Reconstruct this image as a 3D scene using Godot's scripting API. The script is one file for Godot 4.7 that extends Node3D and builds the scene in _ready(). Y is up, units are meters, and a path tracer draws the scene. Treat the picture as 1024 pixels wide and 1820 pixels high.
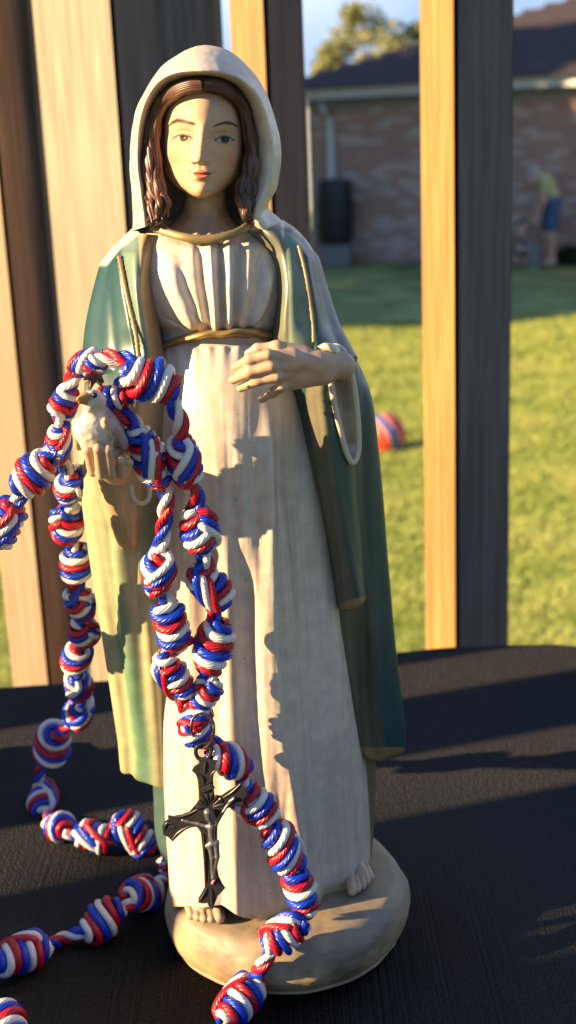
extends Node3D

# ---------------------------------------------------------------- camera geometry
const FOCUS_PX := 2300.0
var eye := Vector3(0.0, 0.27, 0.42)
var look := Basis(Vector3.RIGHT, deg_to_rad(-16.0)) * Basis(Vector3.BACK, deg_to_rad(-2.3))
var look_inv := look.inverse()
const LAWN := -1.43
const DECK := -0.74
const MM := 0.001
const PX := 0.000176          # metres per photograph pixel at the figurine
var rng := RandomNumberGenerator.new()
var rough_noise := FastNoiseLite.new()
var taken := {}

func ray(x: float, y: float) -> Vector3:
	return look * Vector3((x - 512.0) / FOCUS_PX, (910.0 - y) / FOCUS_PX, -1.0)

# the point of depth z seen in direction (x, y)
func at(x: float, y: float, z: float) -> Vector3:
	var d := ray(x, y)
	return eye + d * ((z - eye.z) / d.z)

# the point of height h seen in direction (x, y)
func on(x: float, y: float, h: float) -> Vector3:
	var d := ray(x, y)
	return eye + d * ((h - eye.y) / d.y)

func pix(p: Vector3) -> Vector2:
	var q := look_inv * (p - eye)
	return Vector2(512.0 - FOCUS_PX * q.x / q.z, 910.0 + FOCUS_PX * q.y / q.z)

# ---------------------------------------------------------------- mesh tools
class Bag:
	var v := PackedVector3Array()
	var n := PackedVector3Array()
	var c := PackedColorArray()
	var t := PackedVector2Array()
	var i := PackedInt32Array()
	func mesh() -> ArrayMesh:
		var a := []
		a.resize(Mesh.ARRAY_MAX)
		a[Mesh.ARRAY_VERTEX] = v
		a[Mesh.ARRAY_NORMAL] = n
		a[Mesh.ARRAY_COLOR] = c
		a[Mesh.ARRAY_TEX_UV] = t
		a[Mesh.ARRAY_INDEX] = i
		var m := ArrayMesh.new()
		m.add_surface_from_arrays(Mesh.PRIMITIVE_TRIANGLES, a)
		return m

func numbered(called: String) -> String:
	if not taken.has(called):
		taken[called] = 0
		return called
	taken[called] += 1
	return "%s_%03d" % [called, taken[called]]

func thing(called: String, label: String, category: String, where := Vector3.ZERO, group := "") -> Node3D:
	var o := Node3D.new()
	o.name = numbered(called)
	add_child(o, true)
	o.position = where
	o.set_meta("label", label)
	o.set_meta("category", category)
	if group:
		o.set_meta("group", group)
	return o

# a mesh given in world coordinates, hung under parent
func part(called: String, m: Mesh, mat: Material, parent: Node3D, label := "") -> MeshInstance3D:
	var o := MeshInstance3D.new()
	o.name = called
	o.mesh = m
	o.material_override = mat
	parent.add_child(o, true)
	var p: Node = parent
	var shift := Vector3.ZERO
	while p != self:
		shift += (p as Node3D).position
		p = p.get_parent()
	o.position = -shift
	if label:
		o.set_meta("label", label)
	return o

func solid(called: String, m: Mesh, mat: Material, kind := "structure") -> MeshInstance3D:
	var o := MeshInstance3D.new()
	o.name = numbered(called)
	o.mesh = m
	o.material_override = mat
	add_child(o, true)
	if kind:
		o.set_meta("kind", kind)
	return o

func cr(a: Vector3, b: Vector3, c: Vector3, d: Vector3, t: float) -> Vector3:
	return b + 0.5 * t * ((c - a) + t * ((2.0 * a - 5.0 * b + 4.0 * c - d) + t * (3.0 * (b - c) + d - a)))

func spline(c: Array, n: int, closed := false) -> PackedVector3Array:
	var out := PackedVector3Array()
	out.resize(n)
	var m := c.size()
	for k in n:
		var f := float(k) / float(n) * m if closed else float(k) / float(n - 1) * (m - 1)
		var b := int(f)
		if not closed:
			b = mini(b, m - 2)
		var t := f - b
		if closed:
			out[k] = cr(c[(b + m - 1) % m], c[b % m], c[(b + 1) % m], c[(b + 2) % m], t)
		else:
			var p0: Vector3 = c[b - 1] if b > 0 else c[0] * 2.0 - c[1]
			var p3: Vector3 = c[b + 2] if b + 2 < m else c[m - 1] * 2.0 - c[m - 2]
			out[k] = cr(p0, c[b], c[b + 1], p3, t)
	return out

# rows of control points (each row left to right, rows top to bottom) to a fine grid of w x h
func grid(rows: Array, w: int, h: int, closed := false) -> PackedVector3Array:
	var cols := []
	for j in rows[0].size():
		var c := []
		for r in rows:
			c.append(r[j])
		cols.append(spline(c, h))
	var out := PackedVector3Array()
	for k in h:
		var c := []
		for col in cols:
			c.append(col[k])
		out.append_array(spline(c, w, closed))
	return out

func normals(p: PackedVector3Array, w: int, h: int, closed: bool) -> PackedVector3Array:
	var n := PackedVector3Array()
	n.resize(p.size())
	for j in h:
		var up := maxi(j - 1, 0) * w
		var dn := mini(j + 1, h - 1) * w
		for i in w:
			var l := i - 1
			var r := i + 1
			if closed:
				l = (i + w - 1) % w
				r = (i + 1) % w
			else:
				l = maxi(l, 0)
				r = mini(r, w - 1)
			var x := (p[dn + i] - p[up + i]).cross(p[j * w + r] - p[j * w + l])
			n[j * w + i] = x.normalized() if x.length_squared() > 1e-24 else Vector3(0, 0, 1)
	return n

func sculpt(p: PackedVector3Array, w: int, h: int, closed: bool, f: Callable) -> void:
	var n := normals(p, w, h, closed)
	for k in p.size():
		var d: float = f.call(pix(p[k]), p[k], n[k])
		p[k] += n[k] * d

func sheet(p: PackedVector3Array, w: int, h: int, closed: bool, paint: Callable, bag: Bag = null) -> Bag:
	if bag == null:
		bag = Bag.new()
	var first := bag.v.size()
	bag.v.append_array(p)
	bag.n.append_array(normals(p, w, h, closed))
	for k in p.size():
		bag.c.append(paint.call(pix(p[k]), p[k]))
		bag.t.append(Vector2(float(k % w) / w, float(k / w) / h))
	for j in h - 1:
		for i in (w if closed else w - 1):
			var a := first + j * w + i
			var b := first + j * w + (i + 1) % w
			bag.i.append_array(PackedInt32Array([a, b, a + w, b, b + w, a + w]))
	return bag

func cap_ring(bag: Bag, first: int, w: int, down: bool) -> void:
	var c := Vector3.ZERO
	for i in w:
		c += bag.v[first + i]
	var k := bag.v.size()
	bag.v.append(c / w)
	bag.n.append(Vector3.DOWN if down else Vector3.UP)
	bag.c.append(bag.c[first])
	bag.t.append(Vector2.ZERO)
	for i in w:
		bag.i.append_array(PackedInt32Array([first + (i + 1) % w, first + i, k] if not down else [first + i, first + (i + 1) % w, k]))

# a tube along points; thick gives the radius at each point
func tube(bag: Bag, pts: PackedVector3Array, thick: PackedFloat32Array, sides: int, colour: Color, loop := false, squash := 1.0, squash_dir := Vector3.ZERO) -> void:
	var n := pts.size()
	var first := bag.v.size()
	var side := Vector3.ZERO
	var run := 0.0
	for k in n:
		var t := (pts[mini(k + 1, n - 1)] - pts[maxi(k - 1, 0)])
		if loop:
			t = pts[(k + 1) % n] - pts[(k + n - 1) % n]
		t = t.normalized()
		if k == 0:
			side = t.cross(Vector3(0.31, 0.22, 0.92)).normalized()
			if squash_dir != Vector3.ZERO:
				side = (squash_dir - t * squash_dir.dot(t)).normalized()
		else:
			run += pts[k].distance_to(pts[k - 1])
			side = (side - t * side.dot(t)).normalized()
		var other := t.cross(side)
		var r: float = thick[k]
		for s in sides + 1:
			var a := TAU * s / sides
			var d := side * cos(a) * squash + other * sin(a)
			bag.v.append(pts[k] + d * r)
			bag.n.append((side * cos(a) / squash + other * sin(a)).normalized())
			bag.c.append(colour)
			bag.t.append(Vector2(float(s) / sides, run / (TAU * thick[0])))
	var w := sides + 1
	for k in (n if loop else n - 1):
		for s in sides:
			var a := first + k * w + s
			var b := first + ((k + 1) % n) * w + s
			bag.i.append_array(PackedInt32Array([a, b, a + 1, a + 1, b, b + 1]))

func even(n: int, r: float) -> PackedFloat32Array:
	var a := PackedFloat32Array()
	a.resize(n)
	a.fill(r)
	return a

# tapered capsules [a, b, ra, rb, colour] joined by a smooth minimum, meshed as surface nets
func blob(prims: Array, cell: float, k: float) -> Bag:
	var lo := Vector3.INF
	var hi := -Vector3.INF
	for q in prims:
		var r := maxf(q[2], q[3]) + k + cell * 3.0
		lo = lo.min(q[0].min(q[1]) - Vector3.ONE * r)
		hi = hi.max(q[0].max(q[1]) + Vector3.ONE * r)
	var nx := int((hi.x - lo.x) / cell) + 2
	var ny := int((hi.y - lo.y) / cell) + 2
	var nz := int((hi.z - lo.z) / cell) + 2
	var f := PackedFloat32Array()
	f.resize(nx * ny * nz)
	f.fill(1.0)
	var who := PackedByteArray()
	who.resize(f.size())
	var best := f.duplicate()
	for w in prims.size():
		var q = prims[w]
		var a: Vector3 = q[0]
		var b: Vector3 = q[1]
		var ra: float = q[2]
		var rb: float = q[3]
		var ab := b - a
		var len2 := maxf(ab.length_squared(), 1e-12)
		var r := maxf(ra, rb) + k + cell * 2.0
		var l := (a.min(b) - Vector3.ONE * r - lo) / cell
		var u := (a.max(b) + Vector3.ONE * r - lo) / cell
		for z in range(maxi(int(l.z), 0), mini(int(u.z) + 1, nz)):
			for y in range(maxi(int(l.y), 0), mini(int(u.y) + 1, ny)):
				for x in range(maxi(int(l.x), 0), mini(int(u.x) + 1, nx)):
					var p := lo + Vector3(x, y, z) * cell
					var t := clampf((p - a).dot(ab) / len2, 0.0, 1.0)
					var d := p.distance_to(a + ab * t) - lerpf(ra, rb, t)
					var id := (z * ny + y) * nx + x
					var o := f[id]
					var h := maxf(k - absf(o - d), 0.0) / k
					f[id] = minf(o, d) - h * h * k * 0.25
					if d < best[id]:
						best[id] = d
						who[id] = w
	var bag := Bag.new()
	var spot := PackedInt32Array()
	spot.resize(f.size())
	spot.fill(-1)
	var sx := 1
	var sy := nx
	var sz := nx * ny
	var offs := [0, sx, sy, sx + sy, sz, sx + sz, sy + sz, sx + sy + sz]
	var edges := [[0, 1], [2, 3], [4, 5], [6, 7], [0, 2], [1, 3], [4, 6], [5, 7], [0, 4], [1, 5], [2, 6], [3, 7]]
	for z in nz - 1:
		for y in ny - 1:
			var base := (z * ny + y) * nx
			for x in nx - 1:
				var id := base + x
				var neg := 0
				for o in offs:
					if f[id + o] < 0.0:
						neg += 1
				if neg == 0 or neg == 8:
					continue
				var sum := Vector3.ZERO
				var cnt := 0
				for e in edges:
					var va := f[id + offs[e[0]]]
					var vb := f[id + offs[e[1]]]
					if (va < 0.0) != (vb < 0.0):
						var t := va / (va - vb)
						var pa := Vector3(e[0] & 1, (e[0] >> 1) & 1, e[0] >> 2)
						var pb := Vector3(e[1] & 1, (e[1] >> 1) & 1, e[1] >> 2)
						sum += pa.lerp(pb, t)
						cnt += 1
				spot[id] = bag.v.size()
				bag.v.append(lo + (Vector3(x, y, z) + sum / cnt) * cell)
				bag.n.append(Vector3(f[id + 1] - f[id], f[id + sy] - f[id], f[id + sz] - f[id]))
				bag.c.append(prims[who[id]][4])
				bag.t.append(Vector2.ZERO)
	for z in range(1, nz - 1):
		for y in range(1, ny - 1):
			for x in range(1, nx - 1):
				var id := (z * ny + y) * nx + x
				var s := f[id] < 0.0
				if s != (f[id + sx] < 0.0):
					quad(bag, spot[id - sy - sz], spot[id - sz], spot[id], spot[id - sy], s)
				if s != (f[id + sy] < 0.0):
					quad(bag, spot[id - sx - sz], spot[id - sx], spot[id], spot[id - sz], s)
				if s != (f[id + sz] < 0.0):
					quad(bag, spot[id - sx - sy], spot[id - sy], spot[id], spot[id - sx], s)
	smooth(bag)
	return bag

func quad(bag: Bag, a: int, b: int, c: int, d: int, inside: bool) -> void:
	if a < 0 or b < 0 or c < 0 or d < 0:
		return
	if inside:
		bag.i.append_array(PackedInt32Array([a, c, b, a, d, c]))
	else:
		bag.i.append_array(PackedInt32Array([a, b, c, a, c, d]))

func smooth(bag: Bag) -> void:
	var n := PackedVector3Array()
	n.resize(bag.v.size())
	for k in range(0, bag.i.size(), 3):
		var a := bag.i[k]
		var b := bag.i[k + 1]
		var c := bag.i[k + 2]
		var x := (bag.v[c] - bag.v[a]).cross(bag.v[b] - bag.v[a])
		n[a] += x
		n[b] += x
		n[c] += x
	for k in n.size():
		n[k] = n[k].normalized()
	bag.n = n

# a box with its own axes, edges softened by a small chamfer
func box(bag: Bag, c: Vector3, size: Vector3, b := Basis(), colour := Color.WHITE, bevel := 0.0) -> void:
	var h := size * 0.5
	for ax in 3:
		var u := (ax + 1) % 3
		var w := (ax + 2) % 3
		for s in [-1.0, 1.0]:
			var first := bag.v.size()
			var nrm := Vector3.ZERO
			nrm[ax] = s
			for q in [[-1, -1], [1, -1], [1, 1], [-1, 1]]:
				var p := Vector3.ZERO
				p[ax] = s * h[ax]
				p[u] = q[0] * (h[u] - bevel)
				p[w] = q[1] * (h[w] - bevel)
				bag.v.append(c + b * p)
				bag.n.append(b * nrm)
				bag.c.append(colour)
				bag.t.append(Vector2(q[0] * 0.5 + 0.5, q[1] * 0.5 + 0.5))
			if s > 0:
				bag.i.append_array(PackedInt32Array([first, first + 2, first + 1, first, first + 3, first + 2]))
			else:
				bag.i.append_array(PackedInt32Array([first, first + 1, first + 2, first, first + 2, first + 3]))
	if bevel <= 0.0:
		return
	for ax in 3:          # chamfers along each edge
		var u := (ax + 1) % 3
		var w := (ax + 2) % 3
		for su in [-1.0, 1.0]:
			for sw in [-1.0, 1.0]:
				var first := bag.v.size()
				var nrm := Vector3.ZERO
				nrm[u] = su
				nrm[w] = sw
				for q in [[-1, 0], [1, 0], [1, 1], [-1, 1]]:
					var p := Vector3.ZERO
					p[ax] = q[0] * (h[ax] - bevel)
					p[u] = su * (h[u] - (bevel if q[1] == 0 else 0.0))
					p[w] = sw * (h[w] - (bevel if q[1] == 1 else 0.0))
					bag.v.append(c + b * p)
					bag.n.append(b * nrm.normalized())
					bag.c.append(colour)
					bag.t.append(Vector2(q[0] * 0.5 + 0.5, q[1]))
				if su * sw > 0:
					bag.i.append_array(PackedInt32Array([first, first + 1, first + 2, first, first + 2, first + 3]))
				else:
					bag.i.append_array(PackedInt32Array([first, first + 2, first + 1, first, first + 3, first + 2]))

func flat(c: Color) -> Callable:
	return func(_q, _p): return c

func bell(x: float, y: float, w: float, h: float) -> float:
	return exp(-(x * x) / (w * w) - (y * y) / (h * h))

func soft(a: float, b: float, x: float) -> float:
	return smoothstep(a, b, x)

# x of a line given by [x, y] pairs at height y
func line_x(pts: Array, y: float) -> float:
	if y <= pts[0][1]:
		return pts[0][0]
	for k in range(1, pts.size()):
		if y <= pts[k][1]:
			return lerpf(pts[k - 1][0], pts[k][0], (y - pts[k - 1][1]) / (pts[k][1] - pts[k - 1][1]))
	return pts[-1][0]

# ---------------------------------------------------------------- materials
func noise_image(size: int, freq: float, seed_: int, lo: float, hi: float, octaves := 4) -> Image:
	var n := FastNoiseLite.new()
	n.seed = seed_
	n.frequency = freq
	n.fractal_octaves = octaves
	var im := n.get_seamless_image(size, size)
	im.convert(Image.FORMAT_RGB8)
	for y in size:
		for x in size:
			var g := lerpf(lo, hi, im.get_pixel(x, y).r)
			im.set_pixel(x, y, Color(g, g, g))
	return im

func tex(im: Image) -> ImageTexture:
	im.generate_mipmaps()
	return ImageTexture.create_from_image(im)

func painted(rough: float, spec := 0.5) -> StandardMaterial3D:
	var m := StandardMaterial3D.new()
	m.vertex_color_use_as_albedo = true
	m.roughness = rough
	m.metallic_specular = spec
	return m

func plain(c: Color, rough: float, metal := 0.0) -> StandardMaterial3D:
	var m := StandardMaterial3D.new()
	m.albedo_color = c.linear_to_srgb()
	m.roughness = rough
	m.metallic = metal
	return m

func resin(rough: float, bump := 0.006) -> StandardMaterial3D:
	var m := painted(rough)
	m.uv1_triplanar = true
	m.uv1_scale = Vector3.ONE * 19.0
	m.albedo_texture = mottle
	m.heightmap_enabled = true
	m.heightmap_texture = mottle
	m.heightmap_scale = bump
	return m

var mottle: ImageTexture
var fibre: ImageTexture

# ---------------------------------------------------------------- scene
const SUN_AZ := 16.7      # degrees the light travels away from the camera, coming from the left
const SUN_EL := 18.0
var travel := Vector3.ZERO

func _ready() -> void:
	rng.seed = 7
	rough_noise.seed = 3
	rough_noise.frequency = 0.02
	# camera
	var cam := Camera3D.new()
	cam.name = "camera"
	cam.fov = rad_to_deg(2.0 * atan(910.0 / FOCUS_PX))
	cam.near = 0.02
	cam.far = 400.0
	var lens := CameraAttributesPhysical.new()
	lens.frustum_focal_length = 12.0 * FOCUS_PX / 910.0
	lens.frustum_focus_distance = 0.385
	lens.frustum_near = 0.02
	lens.frustum_far = 400.0
	lens.exposure_aperture = lens.frustum_focal_length / 2.7
	cam.attributes = lens
	cam.transform = Transform3D(look, eye)
	add_child(cam)
	cam.current = true
	# sky, light and exposure
	var env := Environment.new()
	env.background_mode = Environment.BG_SKY
	var sky_mat := ProceduralSkyMaterial.new()
	sky_mat.sky_top_color = Color(0.36, 0.51, 0.72)
	sky_mat.sky_horizon_color = Color(0.63, 0.75, 0.88)
	sky_mat.sky_curve = 0.12
	sky_mat.ground_bottom_color = Color(0.16, 0.18, 0.10)
	sky_mat.ground_horizon_color = Color(0.35, 0.38, 0.30)
	sky_mat.sky_energy_multiplier = 0.66
	var clouds := FastNoiseLite.new()
	clouds.seed = 11
	clouds.frequency = 0.009
	clouds.fractal_octaves = 5
	var cover := clouds.get_seamless_image(512, 256)
	cover.convert(Image.FORMAT_RGBA8)
	for y in 256:
		for x in 512:
			var c := smoothstep(0.52, 0.8, cover.get_pixel(x, y).r)
			cover.set_pixel(x, y, Color(1, 0.97, 0.94, c * 0.55))
	sky_mat.sky_cover = ImageTexture.create_from_image(cover)
	sky_mat.sky_cover_modulate = Color(1, 1, 1, 0.7)
	var sky := Sky.new()
	sky.sky_material = sky_mat
	env.sky = sky
	env.tonemap_mode = Environment.TONE_MAPPER_LINEAR
	env.tonemap_exposure = 3.5
	env.sdfgi_enabled = true
	env.ssao_enabled = true
	env.ssil_enabled = true
	var world := WorldEnvironment.new()
	world.name = "world"
	world.environment = env
	add_child(world)
	var az := deg_to_rad(SUN_AZ)
	travel = Vector3(cos(az), -tan(deg_to_rad(SUN_EL)), -sin(az)).normalized()
	var sun := DirectionalLight3D.new()
	sun.name = "sun"
	sun.light_color = Color(1.0, 0.86, 0.66)
	sun.light_energy = 1.6
	sun.light_angular_distance = 0.5
	sun.shadow_enabled = true
	sun.basis = Basis.looking_at(travel)
	add_child(sun)

	# uneven paint: soft blotches, fine upright brush marks and a few dark specks
	var mo := noise_image(512, 0.016, 21, 0.84, 1.0)
	var comb := PackedFloat32Array()
	for x in 512:
		comb.append(rng.randf())
	for y in 512:
		for x in 512:
			var g := mo.get_pixel(x, y).r - 0.025 * comb[(x + int(6.0 * sin(TAU * y / 512.0))) & 511] * (0.5 + 0.5 * sin(TAU * (y / 512.0 + comb[x / 8])))
			mo.set_pixel(x, y, Color(g, g, g))
	for k in 11:
		var cx := rng.randi() % 512
		var cy := rng.randi() % 512
		var r := 1 + rng.randi() % 3
		for dy in range(-r, r + 1):
			for dx in range(-r, r + 1):
				if dx * dx + dy * dy <= r * r:
					mo.set_pixel((cx + dx) & 511, (cy + dy) & 511, Color(0.42, 0.40, 0.38))
	mottle = tex(mo)
	var fi := Image.create(64, 64, false, Image.FORMAT_RGB8)
	for y in 64:
		for x in 64:
			var g := 0.5 + 0.5 * sin(TAU * (9.0 * x / 64.0 + 5.0 * y / 64.0))
			g = 0.75 * g + 0.25 * rng.randf()
			fi.set_pixel(x, y, Color(g, g, g))
	fibre = tex(fi)
	ground()
	house()
	trees()
	table()
	railing()
	yard_things()
	statue()
	rosary()
	crucifix()

func ground() -> void:
	var grass := plain(Color(0.27, 0.33, 0.09), 0.9)
	var im := noise_image(512, 0.012, 5, 0.6, 1.0, 5)
	grass.albedo_texture = tex(im)
	grass.uv1_triplanar = true
	grass.uv1_world_triplanar = true
	grass.uv1_scale = Vector3.ONE * 0.21
	var b := Bag.new()
	for q in [[-90, 30], [90, 30], [90, -250], [-90, -250]]:
		b.v.append(Vector3(q[0], LAWN, q[1]))
		b.n.append(Vector3.UP)
		b.c.append(Color.WHITE)
		b.t.append(Vector2.ZERO)
	b.i = PackedInt32Array([0, 2, 1, 0, 3, 2])
	solid("lawn", b.mesh(), grass)
	# standing blades where the lawn is near enough to show them
	var blade := Bag.new()
	for k in 5:
		var a := TAU * k / 5.0 + 0.3
		var d := Vector3(cos(a), 0, sin(a))
		var s := Vector3(-sin(a), 0, cos(a)) * 0.004
		var first := blade.v.size()
		var lean := 0.02 + 0.014 * (k % 3)
		blade.v.append_array(PackedVector3Array([d * 0.006 - s, d * 0.006 + s, d * lean * 0.6 + s * 0.8 + Vector3.UP * 0.03, d * lean * 0.6 - s * 0.8 + Vector3.UP * 0.03, d * lean * 1.5 + Vector3.UP * (0.045 + 0.006 * (k % 2))]))
		for m in 5:
			blade.n.append((Vector3.UP + d * 0.5).normalized())
			blade.c.append(Color.WHITE)
			blade.t.append(Vector2.ZERO)
		blade.i.append_array(PackedInt32Array([first, first + 1, first + 2, first, first + 2, first + 3, first + 3, first + 2, first + 4]))
	var mm := MultiMesh.new()
	mm.transform_format = MultiMesh.TRANSFORM_3D
	mm.use_colors = true
	smooth(blade)
	mm.mesh = blade.mesh()
	var count := 90000
	mm.instance_count = count
	for k in count:
		var z := -3.3 - 8.5 * pow(rng.randf(), 1.5)
		var x := (rng.randf() * 2.0 - 1.0) * 0.45 * (absf(z) + 0.4)
		var n := rough_noise.get_noise_2d(x * 90.0, z * 90.0)
		var s := 0.75 + 0.5 * rng.randf() + 0.35 * n
		mm.set_instance_transform(k, Transform3D(Basis(Vector3.UP, rng.randf() * TAU).scaled(Vector3(1.0, s, 1.0)), Vector3(x, LAWN, z)))
		var g := 0.8 + 0.4 * rng.randf()
		mm.set_instance_color(k, Color(0.27, 0.34, 0.07).lerp(Color(0.43, 0.45, 0.13), clampf(0.5 + n + rng.randf() * 0.4 - 0.2, 0, 1)) * g)
	var gm := painted(0.6, 0.3)
	gm.backlight_enabled = true
	gm.backlight = Color(0.25, 0.3, 0.05)
	var gr := MultiMeshInstance3D.new()
	gr.name = "grass"
	gr.multimesh = mm
	gr.material_override = gm
	add_child(gr)
	gr.set_meta("label", "short yellow green grass standing on the sunny lawn")
	gr.set_meta("category", "grass")
	gr.set_meta("kind", "stuff")
	# porch floor under the table: boards
	var bm := plain(Color(0.22, 0.15, 0.09), 0.75)
	var floor_bag := Bag.new()
	box(floor_bag, Vector3(0, DECK - 0.06, 0.2), Vector3(2.6, 0.06, 2.2))
	var deck := solid("porch_floor", floor_bag.mesh(), bm)
	var bd := Bag.new()
	box(bd, Vector3.ZERO, Vector3(2.6, 0.028, 0.135), Basis(), Color.WHITE, 0.003)
	var bmesh := bd.mesh()
	for k in 15:
		var p := part("plank", bmesh, bm, deck)
		p.position = Vector3(0, DECK - 0.015, -0.82 + 0.14 * k)

func leaf_crown(count: int, lobes: Array, size: float, c0: Color, c1: Color) -> MultiMesh:
	var b := Bag.new()
	for k in 3:
		var q := Basis.from_euler(Vector3(k * 1.3, k * 2.1, k * 0.7))
		var o := Vector3(cos(k * 2.1), sin(k * 1.7), sin(k * 2.9)) * 0.5
		var first := b.v.size()
		for c in [Vector3(-0.5, 0, 0), Vector3(0, 0.08, 0.32), Vector3(0.6, 0, 0), Vector3(0, 0.08, -0.32)]:
			b.v.append(o + q * c)
			b.n.append(q * Vector3.UP)
			b.c.append(Color.WHITE)
			b.t.append(Vector2.ZERO)
		b.i.append_array(PackedInt32Array([first, first + 1, first + 2, first, first + 2, first + 3]))
	var mm := MultiMesh.new()
	mm.transform_format = MultiMesh.TRANSFORM_3D
	mm.use_colors = true
	smooth(b)
	mm.mesh = b.mesh()
	mm.instance_count = count
	for k in count:
		var l = lobes[rng.randi() % lobes.size()]
		var d := Vector3(rng.randfn(), rng.randfn(), rng.randfn()).normalized() * pow(rng.randf(), 0.45)
		var p: Vector3 = l[0] + d * l[1]
		mm.set_instance_transform(k, Transform3D(Basis.from_euler(Vector3(rng.randf(), rng.randf(), rng.randf()) * TAU).scaled(Vector3.ONE * size * (0.6 + 0.8 * rng.randf())), p))
		mm.set_instance_color(k, c0.lerp(c1, rng.randf()) * (0.75 + 0.5 * rng.randf()))
	return mm

func make_tree(called: String, label: String, foot: Vector3, height: float, lobes: Array, count: int, leaf: float, c0: Color, c1: Color) -> void:
	var t := thing(called, label, "tree", foot)
	var bark := plain(Color(0.10, 0.075, 0.05), 0.9)
	var b := Bag.new()
	var top := foot + Vector3.UP * height * 0.72
	tube(b, spline([foot, foot.lerp(top, 0.5) + Vector3(0.12, 0, 0.05), top], 10), PackedFloat32Array([0.17, 0.16, 0.15, 0.14, 0.13, 0.12, 0.1, 0.09, 0.07, 0.05]), 8, Color.WHITE)
	part("trunk", b.mesh(), bark, t)
	for l in lobes:
		var lb := Bag.new()
		var s := foot.lerp(top, 0.45 + 0.4 * rng.randf())
		var e: Vector3 = l[0]
		tube(lb, spline([s, s.lerp(e, 0.5) + Vector3(0, 0.15, 0), e], 7), PackedFloat32Array([0.07, 0.06, 0.05, 0.04, 0.03, 0.02, 0.01]), 6, Color.WHITE)
		part("limb", lb.mesh(), bark, t)
	var m := painted(0.6, 0.3)
	m.backlight_enabled = true
	m.backlight = Color(0.3, 0.32, 0.08)
	var c := MultiMeshInstance3D.new()
	c.name = "crown"
	c.multimesh = leaf_crown(count, lobes, leaf, c0, c1)
	c.material_override = m
	t.add_child(c, true)
	c.position = -foot
	c.set_meta("kind", "stuff")

func trees() -> void:
	# the sparse tree behind the roof
	var z := -44.0
	var foot := at(668, 320, z)
	foot.y = LAWN
	var lobes := []
	for q in [[650, 45, 36], [610, 75, 30], [690, 70, 34], [720, 105, 30], [600, 130, 28], [655, 115, 24], [625, 25, 20], [740, 60, 24], [690, 150, 30], [580, 160, 18], [640, 165, 24], [585, 95, 20], [570, 125, 16]]:
		lobes.append([at(q[0], q[1], z + rng.randf_range(-1.0, 1.0)), q[2] * 44.0 / FOCUS_PX])
	make_tree("yellow_green_tree", "sparse sunlit yellow green tree rising behind the dark house roof", foot, 6.2, lobes, 2300, 0.14, Color(0.36, 0.35, 0.15), Color(0.20, 0.22, 0.09))
	# trees left of the picture that shade the far lawn and the house
	var k := 0
	var words := ["dense tree casting shade left of the lawn, nearest the porch", "dense tree casting shade left of the lawn, second from the porch", "dense tree casting shade left of the lawn, third from the porch", "dense tree casting shade left of the lawn, farthest from the porch"]
	for q in [[-9.0, -10.6, 6.2], [-8.6, -13.6, 7.6], [-10.0, -17.0, 8.4], [-9.0, -20.5, 8.0]]:
		var f := Vector3(q[0], LAWN, q[1])
		var ls := []
		for m in 16:
			var a := TAU * m / 8.0
			var h := 0.15 + 0.85 * float(m) / 16.0
			ls.append([f + Vector3(cos(a) * 0.9, q[2] * h * 0.9, sin(a) * 1.1), 1.15])
		make_tree("shade_tree", words[k], f, q[2], ls, 5000, 0.34, Color(0.06, 0.09, 0.025), Color(0.10, 0.12, 0.03))
		k += 1

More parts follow.
